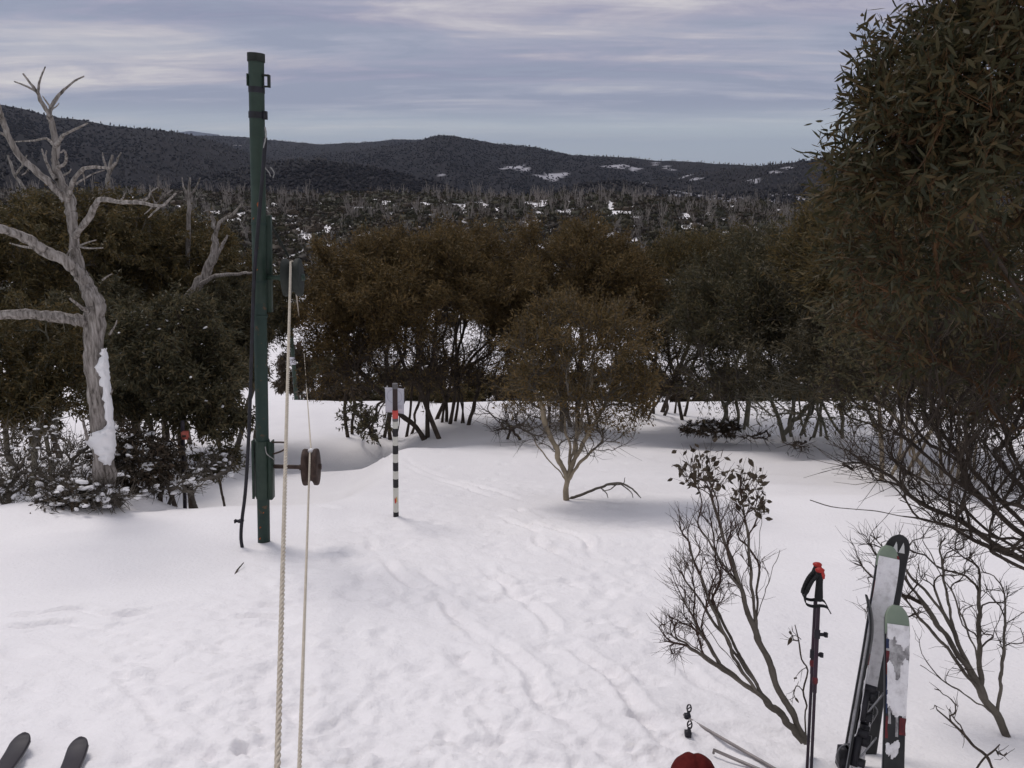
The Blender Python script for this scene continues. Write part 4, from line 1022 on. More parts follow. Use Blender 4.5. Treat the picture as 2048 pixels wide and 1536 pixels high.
def tow_post():
    base = at(528, 1085, 7.1); top = at(512, 107, 7.25)
    base[2] = gz(base[0], base[1]) - .02
    L = np.linalg.norm(top - base); R = frame_on(top - base)
    if R[0, 0] < 0: R[:, 0] *= -1; R[:, 1] *= -1
    root = empty('tow_post', base, 'leaning green steel rope tow post with two pulleys', 'tow post')
    B = np.array(base)
    def X(p): return B + R @ np.array(p, float)
    def hgt(py):                                  # height along the post of a photo row
        ts = np.linspace(0, 1, 400)[:, None]; return float(np.interp(-py, -project(base + (top - base) * ts)[1], ts[:, 0] * L))
    def part(name, mb, mat, par=None, sm=True):
        return link(name, mb.mesh(name, base, sm), mat, par or root)
    r0 = .060; r1 = .063
    def cyl(name, ya, yb, ra, rb, mat, n=20, off=(0, 0), extra=None):
        za, zb = (hgt(ya) if ya is not None else -.5), hgt(yb); mb = MB(); k = 12
        t = np.linspace(0, 1, k); P = np.array([X((off[0], off[1], za + (zb - za) * q)) for q in t]); mb.tube(P, ra + (rb - ra) * t, n); return part(name, mb, mat)
    cyl('lower_pipe', None, 995, r0, r0, GREENW)
    cyl('middle_pipe', 990, 600, r0 + .001, r0, GREENW); cyl('pipe', 605, 118, r0 + .003, .067, GREEN)
    cyl('end_cap', 124, 107, .075, .075, FADED)
    cyl('black_band', 186, 174, .070, .070, BLACK); cyl('clamp_band', 237, 224, .073, .073, BLACK)
    mb = MB(); mb.box(X((.078, -.02, hgt(230))), (.03, .05, .07), R); part('clamp_lug', mb, BLACK)
    # lug with an eye at the top
    a = hgt(161); mb = MB(); mb.box(X((.112, -.01, a)), (.012, .06, .105), R); mb.box(X((.088, -.01, a + .046)), (.05, .06, .012), R); mb.box(X((.086, -.01, a - .046)), (.046, .06, .01), R); part('bracket', mb, FADED, sm=False)
    mb = MB(); mb.box(X((-.070, -.01, a)), (.010, .06, .10), R); part('bracket_plate', mb, GREEN, sm=False)
    # second member behind carrying the upper pulley
    za, zb = hgt(625), hgt(430); mb = MB(); mb.box(X((.048, .07, (za + zb) / 2)), (.09, .05, zb - za), R); part('back_plate', mb, GREEN, sm=False)
    for py in (447, 562, 632): cyl('strap', py + 3, py - 3, .068, .068, GREENW)
    # paint marks
    for k, (x, py, w, h) in enumerate(((.022, 408, .03, .055), (.0, 538, .010, .014), (-.015, 1050, .02, .02), (.01, 495, .008, .012), (-.03, 437, .02, .012), (.02, 1020, .014, .014), (-.02, 1072, .022, .018))):
        rr = r0 + .0045; y = -math.sqrt(max(rr * rr - x * x, 1e-6)); mb = MB(); th = math.atan2(x, -y)
        Rz = R @ np.array([[math.cos(th), -math.sin(th), 0], [math.sin(th), math.cos(th), 0], [0, 0, 1]])
        m = 9; an = np.arange(m) / m * 6.283; rr2 = 1 + .3 * np.sin(an * 3 + k)
        V = np.array([[0, -.003, 0]] + [[w / 2 * math.cos(q) * s, .001, h / 2 * math.sin(q) * s + w * .4 * math.cos(q)] for q, s in zip(an, rr2)]) @ Rz.T + X((x, y - .003, hgt(py)))
        mb.add(V, [[[0, 1 + i, 1 + (i + 1) % m] for i in range(m)]]); part('paint_mark', mb, ORANGE, sm=False)
    # angle-iron sleeve
    za, zb = hgt(995), hgt(880); zc = (za + zb) / 2; H = zb - za
    mb = MB(); mb.box(X((-.082, -.045, zc)), (.022, .012, H), R); mb.box(X((-.086, .0, zc)), (.012, .08, H), R); mb.box(X((.082, -.045, zc)), (.04, .012, H), R); mb.box(X((.098, .0, zc)), (.012, .08, H), R)
    part('sleeve_flange', mb, GREEN, sm=False)
    P = np.array([X((0, 0, za)), X((0, 0, zb))]); mb = MB(); mb.tube(P, [.074, .074], 8); part('sleeve', mb, GREEN, sm=False)
    # hook rods by the sleeve
    zt = hgt(882); p0 = X((.10, -.02, zt)); p1 = X((.235, -.03, zt)); p2 = X((.24, -.03, zt - .05)); p3 = X((.11, -.02, zt - .12))
    mb = MB(); mb.tube(spline([p0, X((.2, -.02, zt + .005)), p1, p2], 6), .009, 8); part('hook', mb, RUST)
    mb = MB(); mb.tube(spline([p2, X((.19, -.03, zt - .085)), p3], 6), .009, 8); part('hook', mb, RUST)
    mb = MB(); mb.tube(spline([X((.05, -.075, zt - .03)), X((.07, -.085, zt - .10)), X((.115, -.06, zt - .15)), X((.13, -.04, zt - .175))], 6), .005, 6); part('wire', mb, WIRE)
    out = {}
    for nm, pc, ya, yb, xa, xb, mat, armc in (('upper', (585, 555), 517, 593, 567, 603, FADED, GREEN), ('lower', (622, 934), 897, 971, 607, 637, RUST, RUST)):
        c = at(*pc, 7.12); rad = pxsize(*pc, 7.12, (yb - ya) / 2); wd = pxsize(*pc, 7.12, (xb - xa) / 2)
        RR = np.stack([[0, 1, 0], [0, 0, 1], [1, 0, 0]], 1).astype(float)       # axle along x
        ct, st = math.cos(.10), math.sin(.10); RR = np.array([[ct, -st, 0], [st, ct, 0], [0, 0, 1]]) @ RR
        g = .62
        mb = MB(); mb.lathe([(.02, -wd), (rad * .5, -wd), (rad * .97, -wd * .96), (rad, -wd * .8), (rad * .98, -wd * .45), (rad * .8, -wd * .22), (rad * .74, 0), (rad * .8, wd * .22), (rad * .98, wd * .45), (rad, wd * .8), (rad * .97, wd * .96), (rad * .5, wd), (.02, wd)], 40, RR, c)
        pl = part('pulley', mb, mat)
        mb = MB(); mb.lathe([(.0, -wd * 1.5), (.028, -wd * 1.5), (.03, wd * 1.35), (.0, wd * 1.35)], 14, RR, c); part('hub', mb, armc, pl)
        z = hgt(pc[1]); mb = MB(); s = X((.05, .03, z)); e = c - RR[:, 2] * wd * .9; mb.tube([s, e], [.021, .021], 12); part('axle_arm', mb, armc)
        out[nm] = (c, rad * .76 + .012)
    # brace struts behind the upper pulley
    mb = MB(); mb.tube([X((.06, .09, hgt(440))), X((.20, .25, hgt(515)))], [.012, .012], 6); part('brace', mb, FADED)
    return out


PUL = tow_post()


def rope(name, label, A, Bp, far, dia):
    mb = MB(); d = Bp - A; L = np.linalg.norm(d); u = d / L; k = int(L / .011); s = np.linspace(0, L, k)
    a = norm(np.cross(u, [0, 0, 1.])); b = np.cross(u, a)
    for q in range(3):
        ph = s / .085 * 2 * math.pi + q * 2.094
        P = A + u * s[:, None] + (a * np.cos(ph)[:, None] + b * np.sin(ph)[:, None]) * dia * .25 + np.array([0, 0, -.02]) * (4 * s / L * (1 - s / L))[:, None]
        V, f = tubes(P[None], np.full((1, k), dia * .27), 5); mb.add(V, [f])
    mb.tube(far, dia * .46, 7)
    tag(link(name, mb.mesh(name, A), ROPE, loc=A), label, 'rope', 'haul ropes of the tow')


def downline(t, c, r, e):
    p = c + np.array([.0, r * .3, r * .96]); s = np.linspace(0, 1, 40)[:, None]
    return np.concatenate([[t], p + (e - p) * s - np.array([0, 0, .25]) * 4 * s * (1 - s)])


cu, ru = PUL['upper']; cl_, rl = PUL['lower']
topu = cu + np.array([0, -.02, ru]); topl = cl_ + np.array([.005, -.02, rl])
p2t = at(600, 640, 33); p2b = at(607, 690, 33)
A = at(553, 1560, 2.08); A = A - (topu - A) * .35
rope('haul_rope', 'thick cream twisted rope rising to the upper pulley', A, topu, downline(topu, cu, ru, p2t), .0225)
A = at(597, 1560, 2.3); A = A - (topl - A) * .35
rope('haul_rope', 'thinner cream rope running over the lower rusty pulley', A, topl, downline(topl, cl_, rl, p2b), .018)
# small snow lump on top of the lower pulley
mb = MB(); V0, f0 = ICO; mb.add(V0 * [.035, .03, .035] + topl + [-.0, .05, .0], [f0]); tag(link('snow_clump', mb.mesh('snow_clump', topl), SNOWC, loc=topl), 'small clump of snow on top of the lower pulley', 'snow')


def hose():
    pts = [(531, 275, 7.10), (527, 330, 7.06), (521, 400, 7.05), (514, 480, 7.05), (508, 560, 7.04), (504, 680, 7.03), (501, 780, 7.02), (497, 880, 7.0), (491, 980, 6.98), (484, 1040, 6.95), (482, 1075, 6.93), (486, 1108, 6.9)]
    P = np.array([at(*p) for p in pts]); P[-1, 2] = gz(P[-1, 0], P[-1, 1]) - .03
    root = empty('cable_conduit', P[-1], 'black hose hanging beside the green tow post into the snow', 'hose')
    mb = MB(); mb.tube(spline(P, 8), .0165, 10); link('hose', mb.mesh('hose', P[-1]), BLACK, root)
    c = at(482, 1042, 6.94); mb = MB(); mb.box(c + [-.03, 0, 0], (.05, .03, .018)); mb.box(c + [-.055, -.004, .0], (.014, .034, .03)); mb.box(c + [.0, 0, .0], (.046, .046, .022)); link('hose_clamp', mb.mesh('hose_clamp', P[-1], False), BLACK, root)
    # white cable tail at the top of the post
    q = empty('frayed_cable', at(531, 290, 7.1), 'short frayed white cable at the top end of the hose', 'cable')
    add_branch(q, [at(530, 255, 7.13), at(532, 268, 7.1), at(530, 282, 7.08), at(527, 296, 7.07)], .007, .006, WIRE, 'cable_end')
    for k, pp in enumerate((((541, 335), (548, 345), (546, 356)), ((530, 335), (538, 345), (541, 352)))):
        add_branch(q, [at(*pp[0], 7.15), at(*pp[1], 7.13), at(*pp[2], 7.1)], .006, .004, WIRE, 'cable_end', seed=k)


hose()


def far_post(px, ytop, d, w, label, paper):
    x, y, z = foot_d(px, d); base = np.array([x, y, z]); top = at(px, ytop, d); top[0] = x
    root = empty('tow_post', base, label, 'tow post', 'far posts of the tow line')
    r = pxsize(px, ytop, d, w) / 2
    mb = MB(); mb.tube([base - [0, 0, .4], top], [r, r], 10); link('pipe', mb.mesh('pipe', base), GREEN, root)
    H = top[2] - z
    for f in (.96, .72):
        c = base + np.array([.32, -.05, H * f]); RR = np.stack([[0, 1, 0], [0, 0, 1], [1, 0, 0]], 1).astype(float)
        mb = MB(); mb.lathe([(.02, -.07), (.19, -.06), (.19, -.04), (.13, 0), (.19, .04), (.19, .06), (.02, .07)], 18, RR, c); link('pulley', mb.mesh('pulley', base), RUST, root)
        mb = MB(); mb.tube([base + np.array([0, 0, H * f]), c], [.025, .025], 8); link('axle_arm', mb.mesh('axle_arm', base), RUST, root)
    if paper:
        mb = MB(); mb.box(base + np.array([0, -r - .01, H * .55]), (.24, .012, .34)); link('notice', mb.mesh('notice', base, False), PAPER, root)


PAPER = material('paper', c3(.62, .62, .68), .8, var=c3(.66, .66, .71), nscale=5)
far_post(594, 640, 33, 8, 'second tow post seen small behind the ropes with a white notice', True)
far_post(609, 688, 62, 5, 'third tow post, tiny, further down the tow clearing', False)

# ------------------------------------------------------------------ striped snow pole with its notice
def snow_pole():
    foot_ = onground(792, 1030); d = foot_[1]; base = at(792, 1031, d); top = at(790, 767, d); base[2] = min(base[2], foot_[2])
    root = empty('snow_pole', base, 'black and white banded snow pole with a red band', 'pole')
    L = np.linalg.norm(top - base); u = (top - base) / L
    ts = np.linspace(0, 1, 400)[:, None]; rows = project(base + (top - base) * ts)[1]
    at_row = lambda py: base + u * float(np.interp(-py, -rows, ts[:, 0] * L))
    WH = material('white_reflective_band', c3(.62, .61, .56), .6, var=[(.0, c3(.66, .65, .60)), (.62, c3(.58, .57, .51)), (.7, c3(.30, .29, .27))], nscale=16)
    BK = material('black_band', c3(.016, .015, .017), .6, var=c3(.03, .028, .03), nscale=14)
    RD = material('red_band', c3(.50, .05, .045), .6, var=c3(.60, .10, .08), nscale=10); GY = material('grey_tape', c3(.12, .115, .115), .7); BR = material('brown_pipe', c3(.03, .019, .018), .7, var=c3(.045, .03, .027))
    r = pxsize(791, 900, d, 11) / 2
    seg = [(1060, 1023, BK, 1.03), (1023, 974, WH, 1), (974, 957, BK, 1.02), (957, 941, WH, 1), (941, 924, BK, 1.02), (924, 907, WH, 1), (907, 890, BK, 1.02), (890, 872, WH, 1), (872, 856, BK, 1.03), (856, 842, WH, 1), (842, 836, GY, 1.05), (836, 820, RD, 1.06), (820, 777, BR, .9), (777, 767, GY, 1.0)]
    for ya, yb, m, s in seg:
        a = at_row(ya) if ya < 1031 else base - u * .3; b = at_row(yb); mb = MB(); mb.tube([a, a + (b - a) * .02, a + (b - a) * .98, b], np.array([.985, 1, 1, .985]) * r * s, 16)
        link('cap' if yb == 767 else 'band', mb.mesh('band', base), m, root)
    # torn sticker
    c = at_row(998); th = .9; m1 = MB(); n = 5
    for nm, col, z0, z1, a0, a1 in (('sticker', material('sticker_red', c3(.5, .06, .05), .6), -.045, .03, -1.9, -1.35), ('sticker', material('sticker_yellow', c3(.6, .36, .12), .6), -.03, .045, -1.35, -.95)):
        mb = MB(); V = []
        for i, a in enumerate(np.linspace(a0, a1, n)):
            V += [c + [math.cos(a) * (r + .002), math.sin(a) * (r + .002), z0 + .012 * (i % 2)], c + [math.cos(a) * (r + .002), math.sin(a) * (r + .002), z1 - .02 * ((i + 1) % 2)]]
        mb.add(V, [[[2 * i, 2 * i + 2, 2 * i + 3, 2 * i + 1] for i in range(n - 1)]]); link(nm, mb.mesh(nm, base), col, root)
    # laminated notice tied behind the pole, seen from the back
    A = at(770, 775, d + .05); Bq = at(808, 778, d + .08); Dq = at(771, 824, d + .05); Cq = at(808, 828, d + .08)
    c = (A + Bq + Cq + Dq) / 4; n_ = 9; V = []; t = np.linspace(0, 1, n_)
    for back in (0, .004):
        for v in t:
            for q in t:
                p = (A * (1 - q) + Bq * q) * (1 - v) + (Dq * (1 - q) + Cq * q) * v
                V.append(p + [0, back + .018 * math.sin(q * 3.1) + .006 * math.sin(v * 5), 0])
    m = n_ * n_; f = [[i * n_ + j, i * n_ + j + 1, (i + 1) * n_ + j + 1, (i + 1) * n_ + j] for i in range(n_ - 1) for j in range(n_ - 1)]
    f += [[m + q for q in reversed(w)] for w in f[:]]
    rim = list(range(n_)) + [i * n_ + n_ - 1 for i in range(1, n_)] + [(n_ - 1) * n_ + j for j in range(n_ - 2, -1, -1)] + [i * n_ for i in range(n_ - 2, 0, -1)]
    f += [[rim[i], rim[(i + 1) % len(rim)], m + rim[(i + 1) % len(rim)], m + rim[i]] for i in range(len(rim))]
    mb = MB(); mb.add(np.array(V), [f]); nt = empty('paper_notice', c, 'white paper notice tied to the top of the striped pole', 'notice'); link('sheet', mb.mesh('sheet', c), PAPER, nt)
    # the print showing through: a circle and two short lines
    ink = material('faint_print', c3(.46, .46, .53), .9); ex = norm(Bq - A); ez = norm(A - Dq); mb = MB(); k = 40; an = np.arange(k) / k * 6.283
    cc = c + ez * .05 + np.array([0, -.006, 0]); R1, R2 = .085, .079
    V = [cc + ex * math.cos(q) * R + ez * math.sin(q) * R + np.array([0, .018 * math.sin((.5 + math.cos(q) * R / .24) * 3.1) - .013 + .003, 0]) for R in (R1, R2) for q in an]
    mb.add(np.array(V), [[[i, (i + 1) % k, k + (i + 1) % k, k + i] for i in range(k)]])
    link('print', mb.mesh('print', c), ink, nt)
    mb = MB()
    for q in (-.06, -.085): mb.box(c + ex * .04 + ez * q + np.array([0, .003, 0]), (.09, .003, .006))
    link('print', mb.mesh('print', c, False), ink, nt)


snow_pole()


def marker_pole():
    base = foot_d(367, 9.75); top = at(365, 842, 9.75); bx = at(369, 868, 9.7)
    root = empty('marker_pole', base, 'thin dark purple pole with a small red box and hanging chain', 'pole')
    DK = material('dark_purple_paint', c3(.022, .018, .026), .6, var=c3(.035, .03, .04)); RB = material('faded_red_plastic', c3(.34, .07, .05), .6, var=c3(.42, .12, .09))
    mb = MB(); mb.tube([base - [0, 0, .3], top], [.026, .024], 12); link('pole', mb.mesh('pole', base), DK, root)
    mb = MB(); mb.box(bx + [.03, -.05, 0], (.075, .07, .10)); o = link('red_box', mb.mesh('red_box', base, False), RB, root)
    mb = MB(); mb.box(bx + [.03, -.088, .0], (.05, .006, .03)); mb.tube([bx + [-.02, -.05, -.045], bx + [.07, -.05, -.045]], [.012, .012], 8); link('latch', mb.mesh('latch', base, False), RUST, o)
    mb = MB(); s = np.linspace(0, 1, 30); P = bx + np.stack([.075 + .03 * s + .012 * np.sin(s * 16), np.full(30, -.06), -.03 - .40 * s], 1); mb.tube(P, .005, 5); link('chain', mb.mesh('chain', base), RUST, root)


marker_pole()

# ------------------------------------------------------------------ skis and poles
SKIB = material('black_topsheet', c3(.014, .014, .016), .4, var=c3(.03, .03, .03), nscale=14)
SKIG = material('sage_green_topsheet', c3(.20, .25, .19), .5, var=c3(.24, .29, .225), nscale=10)
EDGE_M = material('steel_edge', c3(.22, .22, .23), .4, metal=.6)
REDP = material('red_plastic', c3(.46, .035, .025), .5, var=c3(.36, .03, .025), nscale=10)
BLUEP = material('navy_print', c3(.02, .025, .07), .5, var=c3(.03, .05, .11), nscale=16)
REDG = material('red_print', c3(.19, .022, .024), .6, var=c3(.06, .014, .02), nscale=22)
WHITEP = material('white_print', c3(.65, .65, .64), .6)


def ski(name, label, top, bot, face, length, tipw, waist, mat, tipmat=None, tipfrac=.1, curl=.05, curls=1, group=None, edge_side=True):
    """top / bot: tip and lower point of the centre line; face: the direction the shown side looks; local frame x across, y out of the face, z to the tip.
    returns root, place(x, s, out) and width(s) with s measured down from the tip"""
    top = np.array(top, float); bot = np.array(bot, float); z = norm(top - bot); f = np.array(face, float); f = norm(f - z * (f @ z)); x = np.cross(f, z) * 1.0
    R = np.stack([x, f, z], 1); root = empty(name, bot, label, 'ski', group)
    def width(s):
        t = s / length; w = tipw - (tipw - waist) * smooth(.1, .5, t) + (tipw * .9 - waist) * smooth(.55, .95, t)
        return w * np.sqrt(np.clip(1 - np.clip((.085 - s) / .085, 0, 1) ** 2.4, 0.02, 1))
    def lift(s): return curls * curl * np.clip((.2 - s) / .2, 0, 1) ** 2
    def place(a, s, out=0.0):
        a = np.asarray(a, float); s = np.asarray(s, float)
        P = top + x * a[..., None] + f * (lift(s) + out)[..., None] - z * s[..., None]; return P
    S_ = np.concatenate([np.linspace(0, .085, 9) ** 1.0, np.linspace(.1, length, 40)]); th = .006
    def slab(s0, s1, mat_, nm, extra=0.0, par=None):
        q = S_[(S_ >= s0 - 1e-9) & (S_ <= s1 + 1e-9)]; q = np.unique(np.concatenate([[s0], q, [s1]])); V = []
        for s in q:
            w = float(width(s)) / 2 + extra * .3; t = (th + extra) * (1.0 if s > .05 else .8)
            for a, o in ((-w, -t), (-w * .97, t * .7), (-w * .85, t), (w * .85, t), (w * .97, t * .7), (w, -t)): V.append(place(a, s, np.float64(o)))
        n = 6; k = len(q); i = np.arange(k - 1)[:, None] * n; j = np.arange(n)[None]
        mb = MB(); mb.add(np.array(V), [np.stack([i + j, i + (j + 1) % n, i + n + (j + 1) % n, i + n + j], -1).reshape(-1, 4)]); mb.add(np.array(V[:n]), [[list(range(n))]]); mb.add(np.array(V[-n:]), [[list(range(n))]])
        return link(nm, mb.mesh(nm, bot), mat_, par or root)
    slab(0, length, mat, 'body')
    if tipmat is not None: slab(0.002, tipfrac, tipmat, 'tip', .0012)
    for sgn in (-1, 1):
        q = np.linspace(.06, length, 40); P = np.array([place(sgn * (float(width(s)) / 2 + .001), s, np.float64(-.0045)) for s in q]); mb = MB(); mb.tube(P, .0022, 5); link('edge', mb.mesh('edge', bot), EDGE_M, root)
    return root, place, width, R


def ski_snow(root, place, width, s0, s1, thr, seed, thick=.008, sc=14, fade=None, cover=.96):
    """an uneven crust of snow frozen to the shown face"""
    r = np.random.RandomState(seed); ns = int((s1 - s0) / .008); na = 16; s = np.linspace(s0, s1, ns); a = np.linspace(-1, 1, na)
    Sg, Ag = np.meshgrid(s, a, indexing='ij'); w = width(Sg) / 2 * cover
    v = fbm(Ag * 1.1 + seed, Sg * sc, 4, seed) * .9 + .25 * (1 - Ag ** 2) - thr(Sg)
    h = np.clip(v * .9, 0, .5) ** .7 * thick * 1.6
    P = place(Ag * w, Sg, .0055 + np.where(v > 0, h + .0018, -.004))
    keep = (np.maximum.reduce([v[:-1, :-1], v[1:, :-1], v[:-1, 1:], v[1:, 1:]]) > 0)
    i, j = np.where(keep); f = np.stack([i * na + j, i * na + j + 1, (i + 1) * na + j + 1, (i + 1) * na + j], -1)
    if len(f): 
        used, inv = np.unique(f, return_inverse=True); base = np.array(root.location)
        tag(link('snow', mesh_np('snow', P.reshape(-1, 3)[used] - base, [inv.reshape(-1, 4)]), SKSN, root), kind='stuff')


SKSN = material('snow_crust', c3(.82, .80, .81), .7, var=[(.3, c3(.62, .60, .60)), (.5, c3(.82, .80, .81)), (.7, c3(.88, .865, .87))], nscale=30, bump=.003, bscale=140)


FROST = material('frosted_topsheet', c3(.30, .29, .29), .8, var=[(.35, c3(.16, .15, .155)), (.5, c3(.34, .33, .33)), (.65, c3(.55, .54, .54))], nscale=26, detail=7)


def ski_print(root, place, width, items, out=.0078):
    for (a0, a1, s0, s1, mat) in items:
        s = np.linspace(s0, s1, 10); V = []
        for q in s:
            w = float(width(q)) / 2; jag = .12 * math.sin(q * 90 + a0 * 7); V += [place((a0 + jag * .3) * w, q, np.float64(out)), place(a1 * w, q, np.float64(out))]
        mb = MB(); mb.add(np.array(V), [[[2 * i, 2 * i + 1, 2 * i + 3, 2 * i + 2] for i in range(9)]]); link('print', mb.mesh('print', np.array(root.location)), mat, root)


def binding(root, place, width, s, R, scale=1, bail=True, mat=None):
    mb = MB(); c = place(0, s, np.float64(.02)); base = np.array(root.location)
    mb.box(c, (.062 * scale, .03, .13), R); mb.box(place(0, s - .05, np.float64(.045)), (.05 * scale, .045, .05), R); mb.box(place(0, s + .045, np.float64(.04)), (.056 * scale, .04, .03), R)
    mb.box(place(.022, s - .075, np.float64(.032)), (.014, .05, .03), R); mb.box(place(-.022, s - .075, np.float64(.032)), (.014, .05, .03), R)
    b = link('binding', mb.mesh('binding', base, False), mat or BLACK, root)
    if bail:
        mb = MB(); P = [place(-.03, s + .02, np.float64(.04)), place(-.034, s - .05, np.float64(.075)), place(0, s - .075, np.float64(.085)), place(.034, s - .05, np.float64(.075)), place(.03, s + .02, np.float64(.04))]
        mb.tube(spline(P, 5), .0035, 6); link('bail', mb.mesh('bail', base), EDGE_M, b)


def skis():
    G = 'skis planted upright in the snow'
    face = (-.12, -1, .25)
    # rear pair
    t = at(1797, 1068, 3.35); b = at(1722, 1560, 2.98)
    ro, pl, wd, R = ski('ski', 'rear upright ski with a black tip bearing a white zigzag mark', t, b, face, 1.15, .112, .095, SKIB, curl=.03, curls=1, group=G)
    for k, (a, dx) in enumerate(((-.02, 0), (.012, 0))):
        V = [pl(a - .013, .085, np.float64(.0085)), pl(a + .015, .085, np.float64(.0085)), pl(a + .003, .035, np.float64(.0085)), pl(a - .004, .05, np.float64(.0085))]
        mb = MB(); mb.add(np.array(V), [[[0, 1, 2, 3]]]); link('emblem', mb.mesh('emblem', b, False), WHITEP, ro)
    t = at(1783, 1092, 3.25); b = at(1700, 1560, 2.9)
    ro, pl, wd, R = ski('ski', 'upright ski with pale tip and snow-plastered face before the black-tipped ski', t, b, face, 1.15, .10, .088, SKIB, SKIG, .10, curl=.03, curls=-1, group=G)
    ski_print(ro, pl, wd, [(.62, .98, .17, .25, REDG), (.66, .98, .25, .40, BLUEP), (-.98, -.75, .15, .35, BLUEP), (-.98, -.8, .04, .10, REDG)])
    ski_snow(ro, pl, wd, .055, 1.1, lambda s: -.55 + 0 * s, 3, .006)
    binding(ro, pl, wd, .78, R, .8)
    # front pair
    t = at(1756, 1195, 3.12); b = at(1690, 1575, 2.75)
    ro, pl, wd, R = ski('ski', 'ski turned edge-on with bindings, curved dark tip', t, b, (.86, -.5, .1), 1.1, .105, .09, SKIB, curl=.05, curls=-1, group=G)
    ski_print(ro, pl, wd, [(-.5, .6, .25, .31, REDG)])
    ski_snow(ro, pl, wd, .30, 1.05, lambda s: .05 + .0 * s, 8, .008, 9)
    binding(ro, pl, wd, .47, R); binding(ro, pl, wd, .66, R, .9); binding(ro, pl, wd, .86, R, .9)
    t = at(1797, 1210, 3.05); b = at(1785, 1600, 2.68)
    ro, pl, wd, R = ski('ski', 'front upright ski with a sage green tip, snow-covered above and black below', t, b, (-.03, -1, .2), 1.05, .108, .09, SKIB, SKIG, .13, curl=.02, curls=-1, group=G)
    ski_print(ro, pl, wd, [(-.96 + .24 * k, -.71 + .24 * k, .12, .43 + .09 * math.sin(k * 2.3 + 1) + .03 * (k % 2), FROST) for k in range(8)], .0070)
    ski_print(ro, pl, wd, [(.72, .98, .15, .19, BLUEP), (.72, .98, .20, .30, REDG), (.8, .98, .30, .46, BLUEP), (.76, .98, .47, .56, REDG), (-.95, -.35, .47, .54, REDG)])
    ski_snow(ro, pl, wd, .085, .98, lambda s: -.30 + .22 * np.exp(-((s - .2) / .06) ** 2) + 1.1 * smooth(.42, .56, s) - .5 * np.exp(-((s - .60) / .035) ** 2) - .4 * np.exp(-((s - .76) / .03) ** 2), 12, .007, 10, cover=.9)
    # a loose binding lever behind, low between the skis
    c = at(1688, 1515, 2.9); o = empty('ski_brake', c, 'black binding toe piece with a wire loop low beside the edge-on ski', 'binding')
    mb = MB(); mb.box(c, (.05, .05, .10)); mb.box(c + [.02, 0, .03], (.03, .06, .04)); link('toe_piece', mb.mesh('toe_piece', c, False), BLACK, o)
    mb = MB(); mb.tube(spline([c + [-.02, -.02, -.05], c + [-.045, -.02, .02], c + [-.03, -.02, .075], c + [0, -.02, .085], c + [.015, -.02, .05]], 5), .004, 6); link('wire_loop', mb.mesh('wire_loop', c), EDGE_M, o)
    # flat skis at the bottom left
    for k, (tip, tail, lab) in enumerate((((52, 1492), (-240, 1782), 'flat dark ski whose tip shows furthest left at the bottom edge'), ((164, 1500), (-20, 1763), 'flat dark ski pointing up the picture right of the other flat ski tip'))):
        t = onground(*tip) + [0, 0, .035]; bb = at(*tail, 1.9); u = bb - t; u[2] = 0; u = norm(u); b = t + u * .9; b[2] = gz(b[0], b[1]) + .03
        SK = material('dark_plum_topsheet', c3(.022, .018, .026), .45, var=c3(.035, .03, .034), nscale=8)
        ro, pl, wd, R = ski('ski', lab, t, b, (0, 0, 1), .9, .088, .08, SK, curl=.03, curls=1, group='flat skis at the bottom left')


skis()


